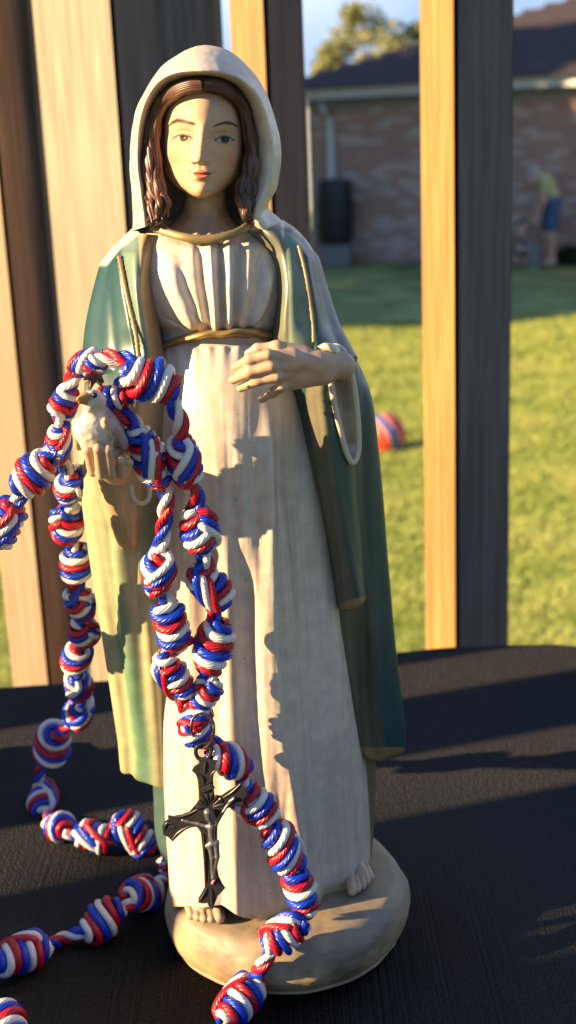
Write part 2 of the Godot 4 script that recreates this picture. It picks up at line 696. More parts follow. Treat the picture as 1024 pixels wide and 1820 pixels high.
func house() -> void:
	var a := on(556, 466, LAWN)
	var b := on(1024, 468, LAWN)
	var along := (b - a)
	along.y = 0
	along = along.normalized()
	var out := along.cross(Vector3.DOWN).normalized()
	if out.z < 0:
		out = -out
	var frame := Basis(along, Vector3.UP, out)
	var h := thing("brick_house", "low brick house with dark hipped roof and white gutter across the lawn", "house", a)
	var wall_h := 2.12
	var L := 6.4
	var mortar := plain(Color(0.42, 0.37, 0.33), 0.9)
	var wb := Bag.new()
	box(wb, a + frame * Vector3(L / 2, wall_h / 2 + 0.1, -3.5), Vector3(L, wall_h + 0.2, 7.0), frame)
	var wall := part("wall", wb.mesh(), mortar, h)
	# bricks laid in running bond on the front
	var br := BoxMesh.new()
	br.size = Vector3(0.195, 0.058, 0.03)
	var mm := MultiMesh.new()
	mm.transform_format = MultiMesh.TRANSFORM_3D
	mm.use_colors = true
	mm.mesh = br
	var rows := 30
	var per := 30
	mm.instance_count = rows * per
	for r in rows:
		for k in per:
			var p := Vector3(0.1 + k * 0.206 + (0.103 if r % 2 else 0.0), 0.05 + r * 0.069, 0.004 + rng.randf() * 0.004)
			mm.set_instance_transform(r * per + k, Transform3D(frame, a + frame * p))
			var t := rng.randf()
			var n := rough_noise.get_noise_2d(p.x * 55.0, p.y * 90.0)
			var c := Color(0.58, 0.34, 0.26).lerp(Color(0.48, 0.28, 0.21), t)
			if rng.randf() < 0.16 + 0.9 * maxf(n, 0.0):
				c = c.lerp(Color(0.72, 0.60, 0.52), 0.6)
			mm.set_instance_color(r * per + k, c)
	var bricks := MultiMeshInstance3D.new()
	bricks.name = "brickwork"
	bricks.multimesh = mm
	bricks.material_override = painted(0.85, 0.3)
	wall.add_child(bricks, true)
	bricks.position = -(h.position + wall.position)
	bricks.set_meta("kind", "stuff")
	# frieze board, soffit, gutter
	var white := plain(Color(0.78, 0.76, 0.72), 0.6)
	var e0 := wall_h + 0.17
	var fz := Bag.new()
	box(fz, a + frame * Vector3(L / 2, e0 - 0.12, -0.28), Vector3(L + 1.0, 0.03, 0.9), frame)
	part("soffit", fz.mesh(), plain(Color(0.34, 0.33, 0.31), 0.7), h)
	var gb := Bag.new()
	box(gb, a + frame * Vector3(L / 2 - 0.05, e0, 0.24), Vector3(L + 0.9, 0.17, 0.12), frame, Color.WHITE, 0.02)
	var gut := part("gutter", gb.mesh(), white, h)
	var lip := Bag.new()
	box(lip, a + frame * Vector3(L / 2 - 0.05, e0 + 0.085, 0.29), Vector3(L + 0.9, 0.025, 0.05), frame)
	part("gutter_lip", lip.mesh(), white, gut)
	var sp := Bag.new()
	box(sp, a + frame * Vector3(0.38, 1.25, 0.07), Vector3(0.11, 1.5, 0.08), frame, Color.WHITE, 0.012)
	box(sp, a + frame * Vector3(0.30, e0 - 0.16, 0.15), Vector3(0.10, 0.3, 0.09), frame * Basis(Vector3.RIGHT, -0.7) * Basis(Vector3.BACK, 0.5), Color.WHITE, 0.012)
	part("downspout", sp.mesh(), white, h)
	# hipped roof
	var rb := Bag.new()
	var e1 := e0 + 0.10
	var A := frame * Vector3(-0.5, e1, 0.3)
	var B := frame * Vector3(6.9, e1, 0.3)
	var C := frame * Vector3(6.9, e1, -7.4)
	var D := frame * Vector3(-0.5, e1, -7.4)
	var T := frame * Vector3(3.1, e1 + 1.22, -3.3)
	for tri in [[A, B, T], [B, C, T], [C, D, T], [D, A, T]]:
		for p in tri:
			rb.v.append(a + p)
			rb.c.append(Color.WHITE)
			rb.t.append(Vector2.ZERO)
		rb.n.append_array(PackedVector3Array([Vector3.UP, Vector3.UP, Vector3.UP]))
		var f := rb.v.size() - 3
		rb.i.append_array(PackedInt32Array([f, f + 1, f + 2]))
	smooth(rb)
	var rm := plain(Color(0.075, 0.05, 0.055), 0.9)
	rm.albedo_texture = tex(noise_image(256, 0.08, 9, 0.55, 1.0))
	rm.uv1_triplanar = true
	rm.uv1_scale = Vector3.ONE * 0.8
	var roof := part("roof", rb.mesh(), rm, h)
	# courses of shingles: thin steps up the front slope
	for k in 14:
		var t := float(k) / 14.0
		var c := Bag.new()
		var l := A.lerp(T, t)
		var r := B.lerp(T, t)
		box(c, a + (l + r) * 0.5 + frame * Vector3(0, 0.02, 0.0), Vector3((r - l).length(), 0.012, 0.30), frame * Basis(Vector3.RIGHT, atan2(1.22, 3.6)))
		part("shingle_course", c.mesh(), rm, roof)
	# window frame half hidden by the railing post
	var win := Bag.new()
	var wx := frame.inverse() * (on(752, 470, LAWN) - a)
	box(win, a + frame * Vector3(wx.x + 0.72, 1.25, 0.02), Vector3(0.84, 1.1, 0.06), frame, Color.WHITE, 0.01)
	var wf := part("window", win.mesh(), plain(Color(0.10, 0.11, 0.12), 0.6), h)
	var pane := Bag.new()
	box(pane, a + frame * Vector3(wx.x + 0.72, 1.25, 0.054), Vector3(0.70, 0.95, 0.01), frame)
	part("pane", pane.mesh(), plain(Color(0.03, 0.04, 0.05), 0.08), wf)
	# pale building showing past the corner
	var sa := on(556, 372, LAWN)
	sa = at(555, 300, -32.0)
	sa.y = LAWN
	var s := thing("pale_building", "bright pale sided building beyond the left corner of the brick house", "house", sa)
	var sb := Bag.new()
	for k in 16:
		box(sb, sa + Vector3(0, 0.1 + 0.17 * k, 0.0), Vector3(1.2, 0.165, 1.0), Basis(Vector3.RIGHT, 0.02))
	part("siding", sb.mesh(), plain(Color(0.72, 0.74, 0.74), 0.6), s)
	var sr := Bag.new()
	box(sr, sa + Vector3(0, 2.85, 0), Vector3(1.5, 0.12, 1.3))
	part("roof", sr.mesh(), plain(Color(0.2, 0.2, 0.2), 0.8), s)

func wood(c: Color, seed_: int) -> StandardMaterial3D:
	var m := plain(c, 0.7)
	m.vertex_color_use_as_albedo = true
	m.albedo_texture = tex(noise_image(256, 0.02, seed_, 0.62, 1.0, 5))
	m.uv1_triplanar = true
	m.uv1_scale = Vector3(34, 1.3, 34)
	m.uv1_offset = Vector3(seed_ * 0.37, seed_ * 0.11, seed_ * 0.23)
	m.heightmap_enabled = true
	m.heightmap_texture = m.albedo_texture
	m.heightmap_scale = 0.03
	return m

# a square upright whose left face, near corner and right face show at three places in the picture row y
func upright(rail: Node3D, called: String, y: float, xs: Array, depth: float, mat: Material, edge: Color, front: Color, deep := -1.0) -> void:
	var c := at(xs[1], y, -depth)
	var wl := 0.0
	# find yaw so that the left face spans xs[0]..xs[1] and the right face xs[1]..xs[2] with the sides given by size
	var best := 1e9
	var bw := 0.04
	var bd := 0.04
	var by := 0.5
	for k in range(27, 55):
		var yaw := deg_to_rad(k)
		var lf := Vector3(-sin(yaw), 0, -cos(yaw))      # along the left face, away from the corner
		var rf := Vector3(cos(yaw), 0, -sin(yaw))
		var w1 := face_width(c, lf, xs[0], y)
		var w2 := face_width(c, rf, xs[2], y)
		var e := absf(w1 - (w2 if deep < 0.0 else deep))
		if w1 > 0.0 and w2 > 0.0 and e < best:
			best = e
			bd = w1
			bw = w2
			by = yaw
	var lf := Vector3(-sin(by), 0, -cos(by))
	var rf := Vector3(cos(by), 0, -sin(by))
	var top := 0.62
	var mid := c + (lf * bd + rf * bw) * 0.5
	mid.y = (top + DECK) * 0.5
	var b := Bag.new()
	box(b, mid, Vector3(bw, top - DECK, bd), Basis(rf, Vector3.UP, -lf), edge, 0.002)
	# front faces carry painted shade and bounce light; the sides keep the wood colour
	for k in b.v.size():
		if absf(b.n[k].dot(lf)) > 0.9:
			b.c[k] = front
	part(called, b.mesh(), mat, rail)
	wl = bw

func face_width(c: Vector3, d: Vector3, x: float, y: float) -> float:
	var lo := 0.0
	var hi := 0.4
	var s := signf(x - pix(c).x)
	for k in 40:
		var m := (lo + hi) * 0.5
		if (pix(c + d * m).x - x) * s < 0.0:
			lo = m
		else:
			hi = m
	return lo if lo < 0.39 else -1.0

func railing() -> void:
	var r := thing("porch_railing", "tall weathered wooden railing of square uprights behind the black table", "railing", Vector3(0, DECK, -0.5))
	upright(r, "baluster", 640, [-41, 32, 122], 0.47, wood(Color.WHITE, 3), Color(0.34, 0.245, 0.155), Color(0.46, 0.29, 0.17))  # front browned to stand in for light bounced off the next post
	upright(r, "corner_post", 300, [70, 219, 411], 0.42, wood(Color.WHITE, 4), Color(0.32, 0.26, 0.185), Color(0.17, 0.165, 0.16))  # front greyed as painted shade, likewise on the balusters below
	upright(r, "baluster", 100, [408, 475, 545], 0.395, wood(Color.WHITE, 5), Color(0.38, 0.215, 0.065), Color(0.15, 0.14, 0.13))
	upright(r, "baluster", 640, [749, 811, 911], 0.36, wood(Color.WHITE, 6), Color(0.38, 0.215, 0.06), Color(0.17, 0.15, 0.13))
	# the railing along the left side of the porch, whose uprights throw the dark bands across the cloth
	var s := thing("side_railing", "wooden railing along the left side of the porch", "railing", Vector3(-0.6, DECK, 0.1))
	var n := Vector3(sin(deg_to_rad(SUN_AZ)), 0, cos(deg_to_rad(SUN_AZ)))
	var t := Vector3(travel.x, 0, travel.z).normalized()
	var wm := wood(Color(0.40, 0.28, 0.17), 8)
	for q in BANDS:
		var w: float = q[1] - q[0]
		var c: Vector3 = n * (q[0] + q[1]) * 0.5 - t * 0.62
		var top: float = q[2]
		c.y = (top + DECK) * 0.5
		var b := Bag.new()
		box(b, c, Vector3(0.038, top - DECK, w), Basis(t, Vector3.UP, t.cross(Vector3.UP)), Color.WHITE, 0.002)
		part("baluster", b.mesh(), wm, s)  # the short one is an added unseen block, shading the low cloth and base

# dark bands: from, to (metres across the light) and the height of the upright that casts each; the low one is an added block
const BANDS := [[-0.255, -0.192, 0.6], [-0.153, -0.094, 0.6], [-0.044, -0.020, 0.6], [-0.0195, 0.020, 0.205], [0.062, 0.121, 0.6]]

func table() -> void:
	var t := thing("table", "table covered by a plain black cloth under the figurine", "table", Vector3(0, DECK, 0))
	var cl := plain(Color(0.036, 0.0365, 0.0375), 0.95)
	var im := Image.create(512, 512, false, Image.FORMAT_RGB8)
	var rr := RandomNumberGenerator.new()
	rr.seed = 5
	var grain := PackedFloat32Array()
	for k in 512 * 512:
		grain.append(rr.randf())
	for y in 512:
		for x in 512:
			var g := 0.4 * grain[y * 512 + x] + 0.6 * grain[(y / 2) * 512 + x / 2]
			im.set_pixel(x, y, Color(g, g, g))
	cl.heightmap_enabled = true
	cl.heightmap_texture = tex(im)
	cl.heightmap_scale = 0.16
	cl.uv1_triplanar = true
	cl.uv1_scale = Vector3.ONE * 8.0
	cl.metallic_specular = 0.08
	# outline of the top: far edge as seen, rounded towards the right, the rest out of sight
	var edge := []
	for q in [[-140, 1226], [0, 1217], [200, 1204], [400, 1190], [560, 1172], [690, 1157], [780, 1147], [860, 1143], [950, 1141], [1024, 1143]]:
		edge.append(on(q[0], q[1], 0.0))
	edge.append(Vector3(0.235, 0, -0.205))
	edge.append(Vector3(0.30, 0, -0.13))
	edge.append(Vector3(0.34, 0, 0.02))
	edge.append(Vector3(0.30, 0, 0.2))
	edge.append(Vector3(0.15, 0, 0.32))
	edge.append(Vector3(-0.15, 0, 0.32))
	edge.append(Vector3(-0.32, 0, 0.2))
	edge.append(Vector3(-0.36, 0, 0.0))
	edge.append(Vector3(-0.30, 0, -0.15))
	var ring := spline(edge, 200, true)
	var mid := Vector3(-0.01, 0, 0.03)
	var p := PackedVector3Array()
	var prof := [[0.0, 0.0], [0.5, 0.0], [0.9, 0.0], [0.975, 0.0], [0.99, -0.0006], [0.9975, -0.003], [1.0, -0.008], [1.0, -0.03], [1.012, -0.14], [1.025, -0.30]]
	for r in prof:
		for k in 200:
			var d: Vector3 = ring[k] - mid
			var wave := 0.0
			if r[1] < -0.01:
				wave = 0.02 * -r[1] / 0.3 * sin(k * TAU * 9.0 / 200.0)
			p.append(mid + d * (r[0] + wave) + Vector3(0, r[1], 0))
	var bag := sheet(p, 200, prof.size(), true, flat(Color.WHITE))
	part("cloth", bag.mesh(), cl, t)
	for q in [[-0.2, -0.1], [0.18, -0.1], [-0.2, 0.2], [0.18, 0.2]]:
		var lb := Bag.new()
		box(lb, Vector3(q[0], (DECK - 0.02) / 2, q[1]), Vector3(0.03, -DECK - 0.02, 0.03))
		part("leg", lb.mesh(), plain(Color(0.05, 0.05, 0.05), 0.5), t)

func yard_things() -> void:
	# rain barrel on its block
	var g := on(597, 471, LAWN)
	var px := -(look_inv * (g - eye)).z / FOCUS_PX
	var st := thing("concrete_block", "grey block standing on the grass under the black barrel", "block", g)
	var sb := Bag.new()
	box(sb, g + Vector3(0, 19 * px, 0), Vector3(52 * px, 38 * px, 0.4), Basis(), Color.WHITE, 0.01)
	part("block", sb.mesh(), plain(Color(0.22, 0.21, 0.20), 0.9), st)
	var br := thing("rain_barrel", "black rain barrel beside the downspout of the brick house", "barrel", g + Vector3(0, 38 * px, 0))
	var prof := [[0.0, 0.0], [27.0, 0.0], [30.0, 3.0], [33.0, 30.0], [34.0, 55.0], [33.0, 80.0], [31.0, 100.0], [29.0, 106.0], [26.0, 109.0], [0.0, 111.0]]
	var rows := []
	for q in prof:
		var row := []
		for k in 16:
			var a := TAU * k / 16.0
			row.append(br.position + Vector3(sin(a) * q[0] * px, q[1] * px, cos(a) * q[0] * px))
		rows.append(row)
	part("drum", sheet(grid(rows, 32, 30, true), 32, 30, true, flat(Color.WHITE)).mesh(), plain(Color(0.012, 0.014, 0.018), 0.45), br)
	for hh in [36.0, 72.0]:
		var hb := Bag.new()
		var c := []
		for k in 12:
			c.append(br.position + Vector3(sin(TAU * k / 12) * 34.2 * px, hh * px, cos(TAU * k / 12) * 34.2 * px))
		tube(hb, spline(c, 32, true), even(32, 1.6 * px), 6, Color.WHITE, true)
		part("hoop", hb.mesh(), plain(Color(0.012, 0.014, 0.018), 0.45), br)
	# ball on the lawn
	var bc := on(686, 808, LAWN)
	var bpx := -(look_inv * (bc - eye)).z / FOCUS_PX
	var r := 37.0 * bpx
	var ball := thing("ball", "orange red ball with blue and white bands lying on the lawn", "ball", bc)
	var bb := Bag.new()
	var pts := PackedVector3Array()
	var turn := Basis.from_euler(Vector3(0.5, 0.6, 0.4))
	for j in 41:
		for i in 64:
			var th := PI * j / 40.0
			var ph := TAU * i / 64.0
			pts.append(bc + Vector3(0, r, 0) + turn * Vector3(sin(th) * sin(ph), cos(th), sin(th) * cos(ph)) * r)
	sheet(pts, 64, 41, true, func(_q: Vector2, p: Vector3):
		var d: Vector3 = turn.inverse() * (p - bc - Vector3(0, r, 0)) / r
		var s := absf(d.x + 0.1 * d.y)
		if s < 0.16:
			return Color(0.03, 0.05, 0.25)
		if s < 0.24:
			return Color(0.6, 0.5, 0.45)
		return Color(0.62, 0.06, 0.03), bb)
	part("shell", bb.mesh(), painted(0.4), ball)
	people()

func people() -> void:
	var f := on(968, 475, LAWN)
	var px := -(look_inv * (f - eye)).z / FOCUS_PX
	var z := f.z
	var P := func(x, y, d): return at(x, y, z + d * px)
	var o := thing("person", "person in yellow green shirt and blue shorts bending forward beside the brick house", "person", f)
	var skin := Color(0.66, 0.38, 0.26)
	var body := []
	for s in [-1.0, 1.0]:
		var hip: Vector3 = P.call(980 + s * 4, 365, s * 9 - 4)
		var knee: Vector3 = P.call(976 + s * 5, 418, s * 9)
		var ank: Vector3 = P.call(977 + s * 5, 462, s * 9 - 2)
		body.append([hip, knee, 11 * px, 7 * px, skin])
		body.append([knee, ank, 6.5 * px, 4.5 * px, skin])
		body.append([ank, P.call(968 + s * 5, 467, s * 9 + 3), 4.5 * px, 3.2 * px, skin])
		var sh: Vector3 = P.call(968, 324, s * 15)
		var el: Vector3 = P.call(962 + s * 4, 358, s * 15 + 3)
		var ha: Vector3 = P.call(951 + s * 4, 392, s * 8 + 4)
		body.append([sh, el, 5.5 * px, 4.5 * px, skin])
		body.append([el, ha, 4.2 * px, 3.2 * px, skin])
		body.append([ha, P.call(949 + s * 4, 400, s * 8 + 4), 4.0 * px, 3.0 * px, skin])
	body.append([P.call(982, 360, 0), P.call(970, 322, 0), 13 * px, 11 * px, skin])
	body.append([P.call(968, 318, 0), P.call(956, 314, 0), 5 * px, 5 * px, skin])
	body.append([P.call(952, 314, 0), P.call(949, 320, 0), 11.5 * px, 10 * px, skin])
	body.append([P.call(943, 321, 0), P.call(940, 322, 0), 3 * px, 2 * px, skin])
	part("body", blob(body, 2.0 * px, 3.5 * px).mesh(), painted(0.6), o)
	var sh := [[P.call(980, 350, 0), P.call(969, 322, 0), 15.5 * px, 14 * px, Color.WHITE]]
	for s in [-1.0, 1.0]:
		sh.append([P.call(968, 323, s * 13), P.call(966, 338, s * 15), 7.5 * px, 6.5 * px, Color.WHITE])
	part("shirt", blob(sh, 2.0 * px, 4 * px).mesh(), plain(Color(0.52, 0.49, 0.22), 0.85), o)
	var st := [[P.call(983, 360, 4), P.call(983, 366, -4), 16 * px, 15 * px, Color.WHITE]]
	for s in [-1.0, 1.0]:
		st.append([P.call(981 + s * 4, 365, s * 9 - 4), P.call(977 + s * 5, 403, s * 9), 13 * px, 10.5 * px, Color.WHITE])
	part("shorts", blob(st, 2.0 * px, 4 * px).mesh(), plain(Color(0.07, 0.12, 0.21), 0.85), o)
	var hr := [[P.call(953, 309, 0), P.call(948, 306, 0), 12 * px, 10 * px, Color.WHITE], [P.call(944, 309, 0), P.call(934, 313, 0), 4 * px, 2.5 * px, Color.WHITE]]
	part("cap", blob(hr, 2.0 * px, 4 * px).mesh(), plain(Color(0.42, 0.42, 0.34), 0.8), o)
	var shoe_m := plain(Color(0.4, 0.36, 0.30), 0.7)
	for s in [-1.0, 1.0]:
		part("shoe", blob([[P.call(979 + s * 5, 466, s * 9), P.call(966 + s * 5, 469, s * 9 + 3), 5 * px, 4 * px, Color.WHITE]], 1.6 * px, 2 * px).mesh(), shoe_m, o)
	# child crouching by the post
	var cf := on(928, 477, LAWN)
	var k := thing("person", "dark haired child in navy shorts crouching beside the right hand railing upright", "person", cf)
	z = cf.z + 0.25
	var cb := [[P.call(926, 442, 0), P.call(925, 420, 0), 12 * px, 9 * px, skin], [P.call(926, 408, 0), P.call(928, 405, 2), 9 * px, 9 * px, skin], [P.call(925, 420, 0), P.call(926, 410, 0), 5 * px, 5 * px, skin]]
	for s in [-1.0, 1.0]:
		cb.append([P.call(926 + s * 8, 424, 2), P.call(932 + s * 7, 440, 8), 4 * px, 3.5 * px, skin])
		cb.append([P.call(932 + s * 7, 440, 8), P.call(938 + s * 4, 452, 10), 3.5 * px, 2.8 * px, skin])
		cb.append([P.call(926 + s * 6, 448, 0), P.call(930 + s * 8, 444, 14), 7 * px, 5.5 * px, skin])
		cb.append([P.call(930 + s * 8, 444, 14), P.call(925 + s * 8, 470, 8), 5 * px, 3.5 * px, skin])
	part("body", blob(cb, 1.8 * px, 3 * px).mesh(), painted(0.6), k)
	part("hair", blob([[P.call(927, 402, -2), P.call(929, 406, -3), 10.5 * px, 9.5 * px, Color.WHITE]], 1.8 * px, 3 * px).mesh(), plain(Color(0.012, 0.012, 0.018), 0.6), k)
	part("top", blob([[P.call(926, 440, 0), P.call(925, 424, 0), 13 * px, 11 * px, Color.WHITE]], 1.8 * px, 3 * px).mesh(), plain(Color(0.20, 0.14, 0.12), 0.8), k)
	var cs := []
	for s in [-1.0, 1.0]:
		cs.append([P.call(926 + s * 6, 449, 0), P.call(929 + s * 8, 447, 11), 9 * px, 8 * px, Color.WHITE])
	part("shorts", blob(cs, 1.8 * px, 4 * px).mesh(), plain(Color(0.015, 0.03, 0.06), 0.85), k)
	# watering can between them
	var w := on(947, 477, LAWN)
	var can := thing("bucket", "grey bucket on the grass between the two people", "bucket", w)
	var rows := []
	for q in [[0.0, 0.5], [9.5, 0.5], [10.0, 2.0], [12.0, 38.0], [12.6, 40.0], [11.4, 40.5], [9.6, 4.0], [0.0, 4.0]]:
		var row := []
		for m in 12:
			var a := TAU * m / 12.0
			row.append(w + Vector3(sin(a) * q[0] * px, q[1] * px, cos(a) * q[0] * px))
		rows.append(row)
	part("pail", sheet(grid(rows, 24, 24, true), 24, 24, true, flat(Color.WHITE)).mesh(), plain(Color(0.22, 0.22, 0.21), 0.6), can)
	var hb := Bag.new()
	tube(hb, spline([w + Vector3(-12.5 * px, 39 * px, 0), w + Vector3(-8 * px, 55 * px, 2 * px), w + Vector3(8 * px, 55 * px, 2 * px), w + Vector3(12.5 * px, 39 * px, 0)], 12), even(12, 0.9 * px), 6, Color.WHITE)
	part("handle", hb.mesh(), plain(Color(0.05, 0.05, 0.05), 0.5), can)
	# low dark plants along the foot of the wall
	var spots := [[1003, 470], [1022, 471], [1046, 472]]
	var names := ["low dark leafy plant by the brick wall just right of the bending person", "low dark leafy plant by the brick wall at the right edge", "low dark leafy plant by the brick wall beyond the right edge"]
	for q in 3:
		var base := on(spots[q][0], spots[q][1], LAWN)
		var t := thing("wall_plant", names[q], "plant", base, "low plants along the foot of the house wall")
		var m := painted(0.6, 0.3)
		m.backlight_enabled = true
		m.backlight = Color(0.05, 0.08, 0.02)
		var c := MultiMeshInstance3D.new()
		c.name = "foliage"
		c.multimesh = leaf_crown(260, [[Vector3(0, 14 * px, 0), 14 * px], [Vector3(9 * px, 20 * px, 0), 11 * px]], 0.06, Color(0.02, 0.04, 0.015), Color(0.05, 0.07, 0.02))
		c.material_override = m
		t.add_child(c)
		c.set_meta("kind", "stuff")
		var sbag := Bag.new()
		tube(sbag, spline([base, base + Vector3(2 * px, 10 * px, 0), base + Vector3(1 * px, 20 * px, 0)], 6), even(6, 1.2 * px), 5, Color.WHITE)
		part("stem", sbag.mesh(), plain(Color(0.08, 0.06, 0.03), 0.9), t)

# ---------------------------------------------------------------- the figurine
const CREAM := Color(0.69, 0.575, 0.445)
const VEIL := Color(0.66, 0.57, 0.45)
const SKIN := Color(0.53, 0.35, 0.225)
const TEAL := Color(0.022, 0.072, 0.070)
const PALE_GREEN := Color(0.16, 0.235, 0.16)
const YELLOW_GREEN := Color(0.41, 0.385, 0.215)
const TAN := Color(0.40, 0.27, 0.14)

func pts(a: Array) -> Array:
	var o := []
	for q in a:
		o.append(at(q[0], q[1], q[2] * MM))
	return o

func rows_of(a: Array) -> Array:
	var o := []
	for r in a:
		o.append(pts(r))
	return o

# closed loft from rows [y, left, right, z of the sides, depth in front, depth behind] in mm
func loft(rows: Array, sag: Callable, w: int, h: int) -> PackedVector3Array:
	var g := []
	for r in rows:
		var row := []
		for k in 24:
			var a := -PI + TAU * k / 24.0
			var s := sin(a)
			var c := cos(a)
			var x: float = (r[1] + r[2]) * 0.5 + (r[2] - r[1]) * 0.5 * s
			var z: float = r[3] + (r[4] if c > 0.0 else r[5]) * c - (r[6] * s if r.size() > 6 else 0.0)
			row.append(at(x, r[0] + float(sag.call(s, c, r[0])), z * MM))
		g.append(row)
	return grid(g, w, h, true)

func gold() -> StandardMaterial3D:
	var m := plain(Color(0.36, 0.235, 0.075), 0.42, 0.6)
	m.heightmap_enabled = true
	m.heightmap_texture = mottle
	m.heightmap_scale = 0.03
	m.uv1_triplanar = true
	m.uv1_scale = Vector3.ONE * 90.0
	return m

func statue() -> void:
	var s := thing("statue", "painted resin figurine of a veiled woman in cream gown and green mantle holding a dove", "statue", on(505, 1640, 0.0))
	var gilt := gold()
	make_base(s)
	make_dress(s, gilt)
	make_mantle(s, gilt)
	make_head(s)
	make_veil(s)
	make_hands(s)
	make_dove(s)

func make_base(s: Node3D) -> void:
	var c := Vector3(-0.0062, 0, 0.0125)
	var prof := [[0.0, 0.0], [37.0, 0.0], [40.5, 1.2], [43.0, 5.0], [43.6, 9.5], [42.6, 14.5], [40.0, 18.2], [36.0, 19.6], [26.0, 20.0], [12.0, 20.0], [0.0, 20.0]]
	var g := []
	for q in prof:
		var row := []
		for k in 24:
			var a := TAU * k / 24.0
			row.append(c + Vector3(sin(a) * q[0] * MM, q[1] * MM, cos(a) * q[0] * MM * 1.04))
		g.append(row)
	var w := 160
	var h := 110
	var p := grid(g, w, h, true)
	var n := normals(p, w, h, true)
	for k in p.size():
		var e := rough_noise.get_noise_3d(p[k].x * 1500, p[k].y * 2200, p[k].z * 1500)
		var e2 := rough_noise.get_noise_3d(p[k].x * 6000, p[k].y * 9000, p[k].z * 6000)
		var d := Vector3(p[k].x - c.x, 0, p[k].z - c.z)
		var m := smoothstep(0.0, 0.03, d.length())
		p[k] += (d.normalized() * e * 1.4 + Vector3.UP * e * 0.5 * smoothstep(0.004, 0.012, p[k].y)) * MM * m + d.normalized() * e2 * 0.25 * MM
	var bag := sheet(p, w, h, true, func(_q: Vector2, v: Vector3):
		var e := rough_noise.get_noise_3d(v.x * 1800 + 40, v.y * 2500, v.z * 900)
		var col := Color(0.44, 0.30, 0.155).lerp(Color(0.21, 0.145, 0.085), smoothstep(-0.1, 0.5, e))
		return col.lerp(Color(0.27, 0.215, 0.15), smoothstep(0.008, 0.0195, v.y) * (0.5 + 0.5 * smoothstep(-0.1, 0.3, e))))
	part("base", bag.mesh(), resin(0.58, 0.012), s)

# each fold: line of [x, y], half width left, half width right, height, all in photograph pixels
const FOLDS := [
	[[[474, 700], [478, 900], [486, 1100], [500, 1300], [528, 1480], [545, 1620]], 20, 9, 8.0],
	[[[335, 800], [342, 1100], [352, 1400], [362, 1600]], 20, 16, 5.5],
	[[[410, 900], [418, 1200], [424, 1450], [430, 1640]], 26, 14, 6.0],
	[[[540, 760], [572, 1000], [596, 1250], [612, 1450], [618, 1600]], 18, 24, 7.0],
	[[[288, 820], [296, 1200], [312, 1590]], 12, 10, 4.5],
	[[[312, 880], [318, 1200], [330, 1600]], 8, 7, 3.0],
	[[[505, 760], [528, 1000], [556, 1300], [580, 1500], [585, 1630]], 12, 18, -6.0],
	[[[445, 950], [455, 1200], [470, 1450], [480, 1640]], 14, 12, -5.0],
	[[[385, 1050], [390, 1300], [396, 1600]], 10, 14, -4.5],
	[[[628, 1280], [640, 1450], [645, 1560]], 14, 10, 4.0],
]
# gathers of the bodice: line, half width, height
const GATHERS := [
	[[[300, 440], [318, 520], [345, 585]], 15, 4.0],
	[[[352, 425], [358, 500], [372, 585]], 8, -6.0],
	[[[372, 425], [378, 500], [384, 585]], 9, 4.5],
	[[[390, 420], [393, 500], [397, 585]], 6, -6.0],
	[[[406, 420], [407, 500], [407, 585]], 8, 4.5],
	[[[424, 420], [424, 500], [419, 585]], 7, -6.0],
	[[[442, 425], [438, 500], [430, 585]], 8, 4.0],
	[[[320, 470], [330, 510], [350, 560]], 6, -4.5],
	[[[466, 440], [456, 520], [438, 585]], 7, -4.0],
	[[[482, 470], [470, 530], [450, 590]], 9, 3.0],
	[[[335, 545], [355, 575], [372, 590]], 5, -4.0],
	[[[290, 560], [320, 578], [350, 592]], 6, -3.5],
	[[[470, 560], [455, 578], [440, 590]], 6, -3.5],
]

